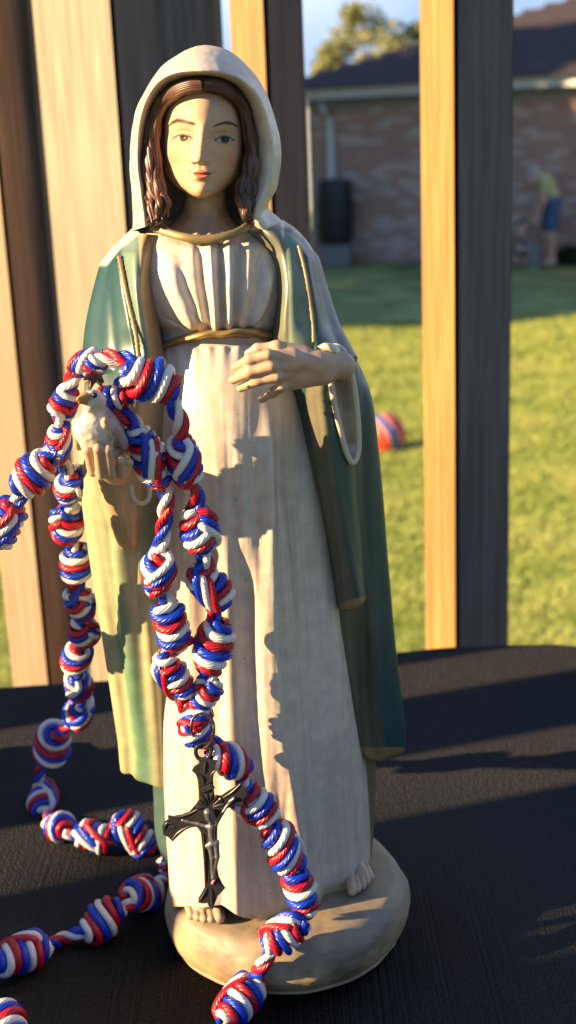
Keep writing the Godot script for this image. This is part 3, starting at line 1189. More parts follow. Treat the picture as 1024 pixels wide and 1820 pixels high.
func make_dress(s: Node3D, gilt: Material) -> void:
	var R := [
		[396, 278, 442, 0, 14.5, 8], [412, 255, 470, 0, 17, 10], [440, 232, 505, 0, 21, 12], [485, 228, 522, 0, 24.5, 13], [530, 240, 520, 0, 25.5, 12], [572, 256, 512, 0, 24.5, 12],
		[590, 268, 506, 0, 21.5, 12], [606, 268, 508, 0, 21.5, 12], [622, 262, 516, 0, 24, 12], [660, 254, 535, 0, 28, 13], [720, 250, 556, 0.5, 32, 14], [790, 250, 568, 1, 33.5, 15],
		[880, 250, 580, 2, 32.5, 16], [1000, 256, 598, 3, 32, 17], [1150, 274, 622, 4, 32, 18], [1300, 284, 645, 6, 32, 20, 3], [1420, 296, 656, 8, 31, 22, 7], [1500, 304, 660, 10, 30, 24, 10], [1560, 308, 660, 12, 29, 26, 12], [1596, 311, 658, 13, 28, 26, 13]]
	var hem := func(a: float, c: float, y: float):
		if y < 460.0:
			return 27.0 * smoothstep(455.0, 392.0, y) * maxf(c, 0.0) * (1.0 - a * a)
		if y < 1300.0:
			return 0.0
		var f := pow((y - 1300.0) / 296.0, 1.6)
		var front := 45.0 * smoothstep(-0.5, 0.0, a) * (1.0 - smoothstep(0.15, 0.75, a)) + 14.0
		var side := -45.0 * smoothstep(0.55, 1.0, a)
		return f * ((front if c > 0.0 else 14.0 * (1.0 + c) - 90.0 * -c) + side)
	var w := 380
	var h := 420
	var p := loft(R, hem, w, h)
	sculpt(p, w, h, true, fold_height)
	# stand the hem on the base
	for k in p.size():
		p[k].y = maxf(p[k].y, 0.0185)
	var bag := sheet(p, w, h, true, func(q: Vector2, v: Vector3):
		var e := rough_noise.get_noise_3d(v.x * 9000, v.y * 500, v.z * 6000)
		var col := CREAM.lerp(Color(0.55, 0.42, 0.29), smoothstep(0.1, 0.6, e) * 0.3)
		col = col.lerp(Color(0.66, 0.60, 0.52), smoothstep(0.1, 0.5, -e) * 0.5 + 0.25 * smoothstep(600.0, 560.0, q.y))
		# long brushed streaks of a brown wash
		var w1 := rough_noise.get_noise_2d(q.x * 2.3 + (q.y - 600.0) * -0.16, q.y * 0.06)
		var w2 := rough_noise.get_noise_2d(q.x * 6.0 + (q.y - 600.0) * -0.4 + 300.0, q.y * 0.15)
		if q.y > 620.0:
			col = col.lerp(Color(0.48, 0.35, 0.24), 0.30 * smoothstep(0.05, 0.5, w1) * smoothstep(620.0, 800.0, q.y) + 0.10 * smoothstep(0.1, 0.5, w2))
			col = col.lerp(Color(0.52, 0.34, 0.30), 0.4 * smoothstep(0.1, 0.5, -w1))
		var hemline := smoothstep(0.0245, 0.021, v.y)
		return col.lerp(Color(0.50, 0.36, 0.14), hemline * 0.8))
	part("dress", bag.mesh(), resin(0.36, 0.003), s)
	# gilded girdle
	var top := [[262, 622], [284, 611], [320, 598], [359, 588], [424, 581], [470, 585], [504, 596], [516, 604]]
	var low := [[268, 634], [288, 625], [325, 611], [370, 602], [435, 601], [475, 603], [504, 609], [516, 612]]
	var rows := []
	for m in 6:
		var f := float(m) / 5.0
		var row := []
		for k in top.size():
			var x := lerpf(top[k][0], low[k][0], f)
			var y := lerpf(top[k][1], low[k][1], f)
			var a := clampf((x - 387.0) / 125.0, -1.0, 1.0)
			var z := 23.0 * sqrt(maxf(1.0 - a * a, 0.0)) + 1.2 + 1.6 * sin(PI * f) - (2.5 if m == 0 or m == 5 else 0.0)
			row.append(at(x, y, z * MM))
		rows.append(row)
	var gp := grid(rows, 120, 20)
	sculpt(gp, 120, 20, false, func(q: Vector2, _p: Vector3, _n: Vector3):
		return 0.35 * MM * sin(q.x * 0.11 + q.y * 0.25) * sin(q.x * 0.043))
	part("girdle", sheet(gp, 120, 20, false, flat(Color.WHITE)).mesh(), gilt, s)
	# neckline trim
	var nb := Bag.new()
	var line := spline(pts([[270, 402, 12.5], [290, 411, 16.5], [325, 421, 20.5], [365, 425, 21.5], [400, 420, 21], [430, 409, 18.5], [446, 396, 15]]), 90)
	var th := PackedFloat32Array()
	for k in 90:
		th.append((1.3 + 0.3 * rough_noise.get_noise_1d(k * 22.0)) * MM)
	tube(nb, line, th, 10, Color.WHITE, false, 0.6, Vector3(0, 0, 1))
	part("neckline_trim", nb.mesh(), plain(Color(0.24, 0.17, 0.07), 0.5, 0.3), s)
	# feet
	for f in [[[330, 1598, 24], [362, 1622, 26], [[340, 1634, 24], [352, 1637, 25], [364, 1640, 26], [376, 1640, 26.5], [390, 1637, 27]], [[334, 1612, 21], [345, 1612, 22], [356, 1613, 24], [370, 1614, 26], [384, 1612, 27]]], [[622, 1540, -2], [640, 1562, 2], [[626, 1590, 11], [637, 1587, 9], [646, 1581, 7], [654, 1574, 5], [660, 1566, 3]], [[622, 1570, 9], [632, 1566, 6], [640, 1562, 4], [647, 1557, 2], [652, 1552, 0]]]]:
		var b := []
		b.append([foot_at(f[0]) + Vector3(0, 4 * MM, 0), foot_at(f[1]) + Vector3(0, 3 * MM, 0), (4.2 if f[0][0] < 400 else 3.2) * MM, (3.4 if f[0][0] < 400 else 2.6) * MM, SKIN])
		for k in 5:
			var r := (2.0 if (k == 4 and f[0][0] < 400) or (k == 0 and f[0][0] > 400) else 1.35) * MM * (1.0 if f[0][0] < 400 else 0.85)
			b.append([foot_at(f[3][k]) + Vector3(0, 2.4 * MM, 0), foot_at(f[2][k]) + Vector3(0, 1.4 * MM, 0), r * 1.1, r, SKIN])
		part("foot", blob(b, 0.36 * MM, 0.5 * MM).mesh(), resin(0.45), s)

func foot_at(q: Array) -> Vector3:
	return on(q[0], q[1], 0.021)

func fold_height(q: Vector2, _p: Vector3, n: Vector3) -> float:
	var d := 0.0
	var front := smoothstep(-0.1, 0.35, n.z)
	if front <= 0.0:
		return 0.0
	if q.y > 600.0:
		var g := smoothstep(620.0, 900.0, q.y)
		for f in FOLDS:
			var x := q.x - line_x(f[0], q.y)
			var wd: float = f[1] if x < 0.0 else f[2]
			if absf(x) < wd * 2.5:
				d += 2.0 * f[3] * exp(-x * x / (wd * wd)) * smoothstep(f[0][0][1] - 60.0, f[0][0][1] + 160.0, q.y)
		# small gathers under the girdle
		var t := (q.y - 612.0)
		if t > 0.0 and t < 70.0:
			d += 2.6 * sin((q.x - 390.0) * 0.23 + 0.004 * (q.x - 390.0) * t * 0.1) * exp(-t / 22.0) * smoothstep(0.0, 8.0, t)
		# broad hanging folds that open towards the hem
		var c := line_x([[400, 650], [430, 1000], [462, 1640]], q.y)
		var t2 := (q.x - c) / line_x([[60, 650], [100, 1000], [150, 1640]], q.y)
		d += smoothstep(700.0, 1050.0, q.y) * 5.5 * sin(t2 * 9.5 + 0.8 * sin(q.y * 0.004) + 1.2 * sin(t2 * 3.0)) * smoothstep(1.25, 0.9, absf(t2))
		d += g * 2.0 * rough_noise.get_noise_2d(q.x * 2.6, q.y * 0.10)
		# soft hollow below the hand
		d -= 5.0 * bell(q.x - 462.0, q.y - 770.0, 16.0, 60.0)
		d += 3.0 * bell(q.x - 490.0, q.y - 770.0, 14.0, 70.0)
	elif q.y > 405.0:
		for f in GATHERS:
			var x := q.x - line_x(f[0], q.y)
			if absf(x) < f[1] * 2.5:
				d += 2.1 * f[2] * exp(-x * x / (f[1] * f[1] * 0.75)) * smoothstep(f[0][0][1] - 6.0, f[0][0][1] + 34.0, q.y) * (1.0 - smoothstep(f[0][-1][1] - 25.0, f[0][-1][1] + 8.0, q.y) * 0.6)
		d += 4.0 * bell(q.x - 302.0, q.y - 525.0, 40.0, 50.0) + 4.0 * bell(q.x - 478.0, q.y - 515.0, 36.0, 50.0)
		d += 1.2 * rough_noise.get_noise_2d(q.x * 1.8, q.y * 0.7)
	return d * PX * front

func make_mantle(s: Node3D, gilt: Material) -> void:
	var dull := plain(Color(0.23, 0.155, 0.07), 0.5, 0.35)
	dull.heightmap_enabled = true
	dull.heightmap_texture = mottle
	dull.heightmap_scale = 0.03
	dull.uv1_triplanar = true
	dull.uv1_scale = Vector3.ONE * 80.0
	# closed back of the mantle
	var R := [[402, 240, 500, -3, 3, 12], [425, 222, 525, -3, 4, 17], [445, 203, 548, -3, 4, 20], [500, 185, 567, -3, 4, 23], [570, 168, 590, -2, 4, 25], [640, 161, 620, -1, 4, 26], [720, 158, 652, 1, 4, 27], [850, 154, 666, 4, 4, 28],
		[980, 166, 675, 4, 5, 28], [1150, 191, 688, 3, 6, 28], [1300, 214, 702, 2, 7, 28], [1345, 226, 700, 2, 7, 28]]
	var bp := loft(R, func(_a, _c, _y): return 0.0, 120, 100)
	part("mantle_back", sheet(bp, 120, 100, true, flat(TEAL)).mesh(), resin(0.4), s)
	# inner layer of the mantle that reaches to the base, seen below the outer hems
	var Q := [[1250, 262, 668, 2, 8, 26], [1400, 272, 668, 2, 10, 26], [1480, 276, 664, 2, 14, 26], [1530, 290, 660, 4, 16, 26]]
	part("mantle_lining", sheet(loft(Q, func(_a: float, c: float, y: float): return 0.0 if c > -0.2 else -(y - 1250.0) * 0.28 * -c, 100, 50), 100, 50, true, func(q: Vector2, _p: Vector3):
		return Color(0.05, 0.10, 0.085) if q.x < 450 else Color(0.20, 0.15, 0.08)).mesh(), resin(0.45), s)
	# left front
	var L := rows_of([
		[[320, 404, -10], [240, 405, 0], [244, 410, 7], [249, 414, 11], [262, 416, 13], [285, 418, 10]],
		[[320, 428, -14], [218, 428, -2], [222, 434, 7], [232, 440, 13], [250, 440, 18], [275, 440, 14]],
		[[320, 448, -18], [202, 446, -3], [206, 452, 7], [218, 455, 14], [247, 457, 20], [275, 455, 15]],
		[[320, 500, -22], [184, 500, -3], [196, 505, 10], [225, 510, 20], [247, 510, 24], [272, 505, 16]],
		[[320, 570, -24], [168, 570, -2], [188, 575, 13], [236, 575, 24], [256, 570, 26], [282, 570, 16]],
		[[320, 630, -25], [161, 632, -1], [186, 635, 16], [248, 635, 27], [268, 636, 27], [292, 638, 18]],
		[[320, 720, -26], [158, 720, 4], [182, 724, 24], [230, 722, 33], [266, 720, 28], [300, 720, 20]],
		[[320, 840, -26], [153, 850, 12], [172, 852, 29], [220, 852, 34], [258, 850, 29], [300, 850, 20]],
		[[320, 980, -26], [166, 980, 11], [186, 983, 25], [225, 985, 29], [260, 985, 27], [302, 985, 18]],
		[[320, 1150, -26], [191, 1150, 9], [212, 1152, 21], [245, 1152, 25], [275, 1150, 25], [312, 1150, 16]],
		[[320, 1290, -26], [212, 1290, 6], [230, 1296, 17], [258, 1300, 21], [285, 1300, 22], [318, 1300, 14]],
		[[320, 1350, -26], [222, 1358, 4], [240, 1372, 14], [264, 1384, 19], [289, 1392, 20], [320, 1392, 13]],
		[[320, 1354, -20], [226, 1362, 3], [242, 1376, 11], [265, 1389, 15], [288, 1397, 16], [318, 1396, 11]],
		[[320, 1340, -10], [240, 1350, 0], [254, 1362, 4], [272, 1372, 6], [290, 1380, 8], [318, 1386, 8]]])
	var w := 110
	var h := 300
	var p := grid(L, w, h)
	sculpt(p, w, h, false, func(q: Vector2, _p: Vector3, n: Vector3):
		var f := smoothstep(-0.2, 0.2, n.z)
		var d := 0.0
		if q.y < 660.0:
			var e := q.x - line_x([[214, 450], [224, 520], [240, 600], [247, 640]], q.y)
			d = 7.0 * (smoothstep(6.0, -2.0, e)) * smoothstep(446.0, 470.0, q.y)
			d -= 2.5 * bell(q.x - line_x([[200, 470], [202, 540], [210, 640]], q.y), 0, 7, 1) * smoothstep(500.0, 540.0, q.y)
			d -= 3.0 * bell(q.x - line_x([[246, 430], [250, 520], [262, 640]], q.y), 0, 5, 1)
		else:
			d += 6.0 * bell(q.x - line_x([[165, 900], [192, 1100], [222, 1320]], q.y), 0, 10, 1)
			d -= 5.0 * bell(q.x - line_x([[236, 900], [240, 1000], [250, 1150], [262, 1320]], q.y), 0, 10, 1) * smoothstep(1340.0, 1100.0, q.y)
			d += 5.0 * bell(q.x - line_x([[212, 1000], [228, 1150], [245, 1320]], q.y), 0, 13, 1)
			d -= 4.0 * bell(q.x - line_x([[190, 900], [205, 1100], [232, 1330]], q.y), 0, 8, 1)
		return d * PX * f)
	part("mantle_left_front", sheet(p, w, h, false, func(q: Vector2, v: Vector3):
		var e := rough_noise.get_noise_3d(v.x * 5000, v.y * 500, v.z * 5000)
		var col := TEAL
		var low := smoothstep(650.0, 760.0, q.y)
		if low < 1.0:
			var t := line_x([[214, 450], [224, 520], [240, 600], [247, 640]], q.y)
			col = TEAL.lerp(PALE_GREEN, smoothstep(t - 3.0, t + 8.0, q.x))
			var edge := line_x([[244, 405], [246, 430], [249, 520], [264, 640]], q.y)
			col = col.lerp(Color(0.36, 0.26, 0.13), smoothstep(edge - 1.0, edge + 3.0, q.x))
			# the cream veil runs out over the shoulder
			col = VEIL.lerp(col, smoothstep(-4.0, 6.0, q.y - line_x2([[190, 470], [215, 440], [240, 420], [256, 412]], q.x)))
		var upper := col
		if low > 0.0:
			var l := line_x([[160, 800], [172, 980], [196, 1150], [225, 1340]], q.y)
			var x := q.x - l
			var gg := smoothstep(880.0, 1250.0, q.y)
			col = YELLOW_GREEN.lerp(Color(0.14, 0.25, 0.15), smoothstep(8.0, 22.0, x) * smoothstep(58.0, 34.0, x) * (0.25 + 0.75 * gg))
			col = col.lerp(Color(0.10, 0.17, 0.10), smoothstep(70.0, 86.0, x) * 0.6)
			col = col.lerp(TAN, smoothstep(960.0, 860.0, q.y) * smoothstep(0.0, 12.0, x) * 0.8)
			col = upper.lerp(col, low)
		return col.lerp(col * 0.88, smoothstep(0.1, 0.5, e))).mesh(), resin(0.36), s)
	var gb := Bag.new()
	var ln := spline(pts([[212, 455, 14.5], [218, 485, 18.5], [225, 520, 22], [234, 560, 24.8], [242, 595, 27], [247, 636, 29]]), 60)
	var th := PackedFloat32Array()
	for k in 60:
		th.append((0.75 + 0.4 * rough_noise.get_noise_1d(k * 30.0)) * MM)
	tube(gb, ln, th, 8, Color.WHITE, false, 0.55, Vector3(0, 0, 1))
	part("gold_trim", gb.mesh(), dull, s)
	# right front
	var G := rows_of([
		[[438, 398, 10], [455, 402, 15], [470, 402, 17], [484, 399, 13], [502, 390, 2], [450, 400, -12]],
		[[448, 416, 12], [478, 418, 18], [500, 418, 17], [514, 414, 12], [528, 412, 1], [450, 420, -16]],
		[[480, 450, 14], [506, 452, 20], [534, 446, 16], [545, 444, 10], [552, 450, -2], [450, 450, -20]],
		[[490, 510, 15], [512, 510, 24], [546, 506, 19], [560, 508, 11], [571, 513, -3], [450, 510, -24]],
		[[486, 570, 15], [509, 572, 25], [556, 568, 21], [576, 570, 12], [590, 573, -2], [450, 570, -25]],
		[[488, 612, 18], [514, 612, 25], [558, 610, 24], [590, 608, 15], [609, 615, 0], [450, 620, -26]],
		[[520, 690, 18], [546, 695, 24], [580, 700, 24], [622, 690, 18], [647, 696, 2], [450, 700, -27]],
		[[540, 830, 18], [566, 830, 22], [602, 830, 20], [642, 830, 16], [664, 832, 1], [450, 830, -28]],
		[[562, 1000, 16], [592, 1000, 20], [624, 1000, 17], [655, 1000, 13], [677, 1000, 0], [450, 1000, -28]],
		[[585, 1150, 14], [614, 1150, 19], [640, 1150, 13], [670, 1150, 12], [689, 1152, 0], [450, 1150, -28]],
		[[610, 1290, 12], [640, 1290, 17], [655, 1292, 11], [686, 1290, 10], [704, 1292, 0], [450, 1290, -28]],
		[[625, 1335, 10], [650, 1342, 15], [664, 1344, 10], [688, 1340, 9], [703, 1328, 0], [450, 1330, -28]],
		[[625, 1340, 8], [652, 1348, 12], [664, 1350, 8], [687, 1346, 6], [700, 1332, -1], [450, 1330, -22]],
		[[630, 1335, 4], [654, 1340, 5], [664, 1340, 3], [682, 1336, 0], [692, 1325, -4], [450, 1325, -10]]])
	p = grid(G, w, h)
	sculpt(p, w, h, false, func(q: Vector2, _p: Vector3, n: Vector3):
		var f := smoothstep(-0.2, 0.2, n.z)
		var d := 0.0
		if q.y < 640.0:
			var e := q.x - line_x([[534, 440], [546, 500], [556, 560], [560, 620]], q.y)
			d = 6.0 * smoothstep(-4.0, 3.0, e) * smoothstep(440.0, 460.0, q.y)
			d -= 3.0 * bell(q.x - line_x([[508, 440], [513, 510], [512, 590]], q.y), 0, 6, 1)
		else:
			d += 3.0 * bell(q.x - line_x([[648, 800], [658, 1000], [676, 1250]], q.y), 0, 9, 1)
			d -= 6.0 * bell(q.x - line_x([[648, 900], [648, 1100], [650, 1300]], q.y), 0, 8, 1)
			d -= 4.0 * bell(q.x - line_x([[560, 720], [586, 1000], [615, 1150], [646, 1330]], q.y), 0, 8, 1)
		return d * PX * f)
	part("mantle_right_front", sheet(p, w, h, false, func(q: Vector2, v: Vector3):
		var e := rough_noise.get_noise_3d(v.x * 5000, v.y * 500, v.z * 5000)
		var col := TEAL
		var low := smoothstep(600.0, 690.0, q.y)
		if low < 1.0:
			var t := line_x([[534, 440], [546, 500], [556, 560], [560, 620]], q.y)
			var edge := line_x([[505, 440], [513, 510], [512, 620]], q.y)
			col = PALE_GREEN.lerp(TEAL, smoothstep(t - 2.0, t + 4.0, q.x))
			col = Color(0.17, 0.17, 0.11).lerp(col, smoothstep(edge - 2.0, edge + 6.0, q.x))
			col = VEIL.lerp(col, smoothstep(-4.0, 4.0, q.y - line_x2([[455, 410], [490, 400], [520, 408], [540, 424], [556, 446]], q.x)))
		var upper := col
		if low > 0.0:
			var x := q.x - line_x([[640, 640], [655, 800], [668, 1000], [690, 1250], [700, 1340]], q.y)
			col = TEAL.lerp(Color(0.11, 0.105, 0.07), smoothstep(-6.0, -26.0, x) * smoothstep(660.0, 900.0, q.y))
			col = upper.lerp(col, low)
		if q.y > 1328.0:
			col = col.lerp(Color(0.32, 0.20, 0.07), 0.8)
		return col.lerp(col * 0.88, smoothstep(0.1, 0.5, e))).mesh(), resin(0.36), s)
	gb = Bag.new()
	ln = spline(pts([[531, 436, 17.5], [540, 470, 20], [547, 505, 22], [553, 545, 23], [557, 580, 24.5], [558, 608, 26]]), 60)
	th = PackedFloat32Array()
	for k in 60:
		th.append((0.6 + 0.35 * rough_noise.get_noise_1d(k * 30.0 + 500.0)) * MM)
	tube(gb, ln, th, 8, Color.WHITE, false, 0.55, Vector3(0, 0, 1))
	part("gold_trim", gb.mesh(), dull, s)
	# hanging sleeve of the right arm in the picture
	var S := rows_of([
		[[560, 632, 20], [566, 640, 30], [590, 640, 33], [612, 640, 30], [628, 645, 18], [634, 650, 6]],
		[[540, 690, 16], [548, 694, 27], [574, 700, 31], [606, 705, 29], [630, 710, 20], [640, 712, 8]],
		[[546, 770, 16], [556, 774, 26], [580, 780, 30], [616, 785, 27], [634, 785, 19], [640, 788, 8]],
		[[560, 860, 15], [570, 864, 25], [592, 866, 29], [622, 868, 26], [637, 868, 18], [640, 870, 8]],
		[[582, 980, 14], [590, 984, 23], [610, 986, 27], [634, 984, 24], [645, 982, 17], [646, 984, 7]],
		[[595, 1068, 14], [601, 1075, 22], [622, 1072, 26], [642, 1064, 23], [650, 1058, 16], [650, 1060, 7]],
		[[598, 1076, 12], [604, 1084, 18], [623, 1080, 22], [641, 1072, 19], [648, 1066, 13], [648, 1066, 6]],
		[[604, 1070, 8], [608, 1076, 10], [622, 1074, 12], [636, 1068, 11], [642, 1062, 8], [644, 1062, 5]]])
	p = grid(S, 80, 200)
	sculpt(p, 80, 200, false, func(q: Vector2, _p: Vector3, n: Vector3):
		var f := smoothstep(-0.2, 0.2, n.z)
		var d := -4.0 * bell(q.x - line_x([[560, 700], [578, 850], [604, 1060]], q.y), 0, 7, 1)
		d += 5.0 * bell(q.x - line_x([[572, 700], [594, 850], [634, 1060]], q.y), 0, 10, 1)
		# the opening is hollowed
		d -= 16.0 * soft(1.0, 0.55, opening(q))
		return d * PX * f)
	part("sleeve", sheet(p, 80, 200, false, func(q: Vector2, v: Vector3):
		var e := rough_noise.get_noise_3d(v.x * 5000, v.y * 500, v.z * 5000)
		var x := q.x - line_x([[566, 700], [584, 850], [620, 1060]], q.y)
		var col := Color(0.15, 0.13, 0.085).lerp(TEAL, smoothstep(0.0, 16.0, x))
		if opening(q) < 0.95:
			col = Color(0.34, 0.27, 0.20)
		if q.y > line_x2([[596, 1074], [650, 1058]], q.x):
			col = Color(0.30, 0.20, 0.08)
		return col.lerp(col * 0.88, smoothstep(0.1, 0.5, e))).mesh(), resin(0.38), s)
	var cuff := Bag.new()
	var loop := spline(pts([[586, 622, 30], [604, 618, 31], [618, 640, 30], [630, 690, 28], [636, 750, 26.5], [637, 800, 25.5], [628, 822, 26.5], [616, 805, 28], [605, 765, 29.5], [594, 715, 31], [588, 670, 32]]), 120, true)
	tube(cuff, loop, even(120, 0.95 * MM), 10, Color.WHITE, true)
	part("cuff", cuff.mesh(), plain(Color(0.52, 0.44, 0.34), 0.42), s)
	# turned back cuff on top of the wrist
	var T := rows_of([
		[[560, 618, 30], [576, 610, 31], [596, 612, 29], [610, 620, 22]],
		[[564, 616, 35], [580, 610, 36.5], [600, 616, 34], [618, 634, 26]],
		[[572, 622, 36], [588, 622, 37.5], [604, 632, 35], [622, 654, 28]],
		[[578, 632, 33], [592, 634, 34], [606, 644, 32], [622, 668, 26]]])
	part("cuff", sheet(grid(T, 40, 30), 40, 30, false, flat(Color(0.58, 0.50, 0.38))).mesh(), resin(0.4), s)
	# left sleeve hanging below the dove: a long rounded tongue
	var U := []
	for r in [[815, 150, 262, 40], [850, 160, 256, 41], [900, 180, 254, 41], [940, 196, 250, 40], [964, 205, 247, 39], [976, 213, 240, 37]]:
		var row := []
		for k in 9:
			var a := -PI / 2 + PI * k / 8.0
			var hw: float = (r[2] - r[1]) * 0.5
			row.append(at((r[1] + r[2]) * 0.5 + sin(a) * hw, r[0], (r[3] - 12.0 + cos(a) * 12.0 * (0.4 + hw / 60.0)) * MM))
		U.append(row)
	p = grid(U, 70, 70)
	sculpt(p, 70, 70, false, func(q: Vector2, _p: Vector3, _n: Vector3):
		return (-6.0 * bell(q.x - line_x([[185, 820], [198, 880], [216, 960]], q.y), 0, 7, 1) * smoothstep(970.0, 930.0, q.y) + 3.0 * bell(q.x - line_x([[240, 820], [238, 950]], q.y), 0, 7, 1) - 2.5 * bell(q.x - 226.0, q.y - 900.0, 7, 60)) * PX)
	part("sleeve", sheet(p, 70, 70, false, func(_q: Vector2, v: Vector3):
		var e := rough_noise.get_noise_3d(v.x * 9000, v.y * 900, v.z * 5000)
		return TAN.lerp(Color(0.48, 0.35, 0.20), smoothstep(-0.3, 0.4, e))).mesh(), resin(0.4), s)
	var rim := Bag.new()
	tube(rim, spline(pts([[232, 845, 40], [236, 880, 41], [246, 893, 42], [258, 893, 42], [266, 880, 41], [264, 850, 38]]), 40), even(40, 0.75 * MM), 8, Color.WHITE)
	part("cuff", rim.mesh(), plain(Color(0.42, 0.42, 0.28), 0.4), s)

# height y of a line given by [x, y] pairs at x
func line_x2(a: Array, x: float) -> float:
	if x <= a[0][0]:
		return a[0][1]
	for k in range(1, a.size()):
		if x <= a[k][0]:
			return lerpf(a[k - 1][1], a[k][1], (x - a[k - 1][0]) / (a[k][0] - a[k - 1][0]))
	return a[-1][1]

# below 1 inside the pear shaped opening of the sleeve
func opening(q: Vector2) -> float:
	var c := line_x([[598, 640], [606, 700], [620, 780], [628, 820]], q.y)
	var hw := line_x([[4, 640], [16, 680], [20, 730], [15, 790], [2, 822]], q.y)
	return absf(q.x - c) / hw if q.y > 640.0 and q.y < 822.0 else 2.0

# ---------------------------------------------------------------- head
func face_relief(q: Vector2) -> float:
	var x := q.x
	var y := q.y
	var d := 0.0
	# eye hollows, brow and cheeks
	d -= 5.5 * bell(x - 326, y - 237, 19, 10) + 5.5 * bell(x - 398, y - 240, 18, 10)
	d -= 3.5 * bell(x - 340, y - 244, 7, 9) + 3.5 * bell(x - 380, y - 246, 7, 9)
	d += 2.0 * bell(x - 318, y - 219, 24, 7) + 2.0 * bell(x - 402, y - 221, 22, 7)
	d += 3.2 * bell(x - 308, y - 280, 20, 20) + 3.2 * bell(x - 412, y - 282, 18, 20)
	d += 2.5 * bell(x - 361, y - 195, 44, 24)
	# eyeballs between lids
	d += 4.6 * bell(x - 325, y - 244, 14, 7.5) + 4.6 * bell(x - 399, y - 247, 13.5, 7.5)
	var l := lid(x, 325.0, 21.0, 237.0, 246.0)
	d += 1.9 * exp(-pow((y - l) / 2.0, 2)) * soft(23.0, 17.0, absf(x - 325.0))
	d -= 1.5 * exp(-pow((y - l + 4.5) / 2.0, 2)) * soft(23.0, 17.0, absf(x - 325.0))
	l = lid(x, 399.0, 20.0, 240.0, 249.0)
	d += 1.9 * exp(-pow((y - l) / 2.0, 2)) * soft(22.0, 16.0, absf(x - 399.0))
	d -= 1.5 * exp(-pow((y - l + 4.5) / 2.0, 2)) * soft(22.0, 16.0, absf(x - 399.0))
	l = lid(x, 325.0, 20.0, 253.5, 246.0)
	d += 1.1 * exp(-pow((y - l) / 2.0, 2)) * soft(21.0, 15.0, absf(x - 325.0))
	l = lid(x, 399.0, 19.0, 256.5, 249.0)
	d += 1.1 * exp(-pow((y - l) / 2.0, 2)) * soft(20.0, 14.0, absf(x - 399.0))
	# nose
	var t := clampf((y - 222.0) / 62.0, 0.0, 1.0)
	var along := smoothstep(206.0, 236.0, y) * (1.0 - smoothstep(283.0, 294.0, y))
	var nx := lerpf(361.0, 356.0, t)
	var nw := lerpf(8.5, 9.5, t)
	d += lerpf(6.0, 15.0, t * t * 0.6 + t * 0.4) * exp(-pow((x - nx) / nw, 2)) * along
	d += 5.0 * bell(x - 355.5, y - 282, 9, 7)
	d += 4.5 * bell(x - 344, y - 284, 5.5, 5.5) + 4.5 * bell(x - 368, y - 285, 5.5, 5.5)
	d -= 2.4 * bell(x - 349, y - 291, 3, 2.2) + 2.4 * bell(x - 363, y - 292, 3, 2.2)
	# muzzle, lips, chin
	d += 4.2 * bell(x - 359, y - 308, 24, 15)
	d -= 1.2 * bell(x - 358, y - 297, 2.5, 5)
	var m := (x - 359.0) / 17.0
	var arch := 303.5 + 1.0 * cos(m * 4.2) * (1.0 - m * m) + 3.5 * m * m
	d += 3.0 * exp(-pow((y - arch - 1.0) / 3.2, 2)) * soft(1.12, 0.55, absf(m))
	d += 4.0 * exp(-pow((y - 314.5 + 4.0 * m * m) / 4.0, 2)) * soft(0.95, 0.35, absf(m))
	d -= 3.4 * exp(-pow((y - 309.4 + 1.6 * m * m) / 1.5, 2)) * soft(1.15, 0.8, absf(m))
	d -= 3.4 * bell(x - 339, y - 307, 4, 5) + 3.4 * bell(x - 380, y - 308, 4, 5)
	d -= 3.0 * bell(x - 359, y - 324, 13, 4)
	d += 5.0 * bell(x - 357, y - 336, 15, 10)
	return d

func lid(x: float, c: float, half: float, mid: float, corner: float) -> float:
	var t := clampf(absf(x - c) / half, 0.0, 1.0)
	return lerpf(mid, corner, t * t)

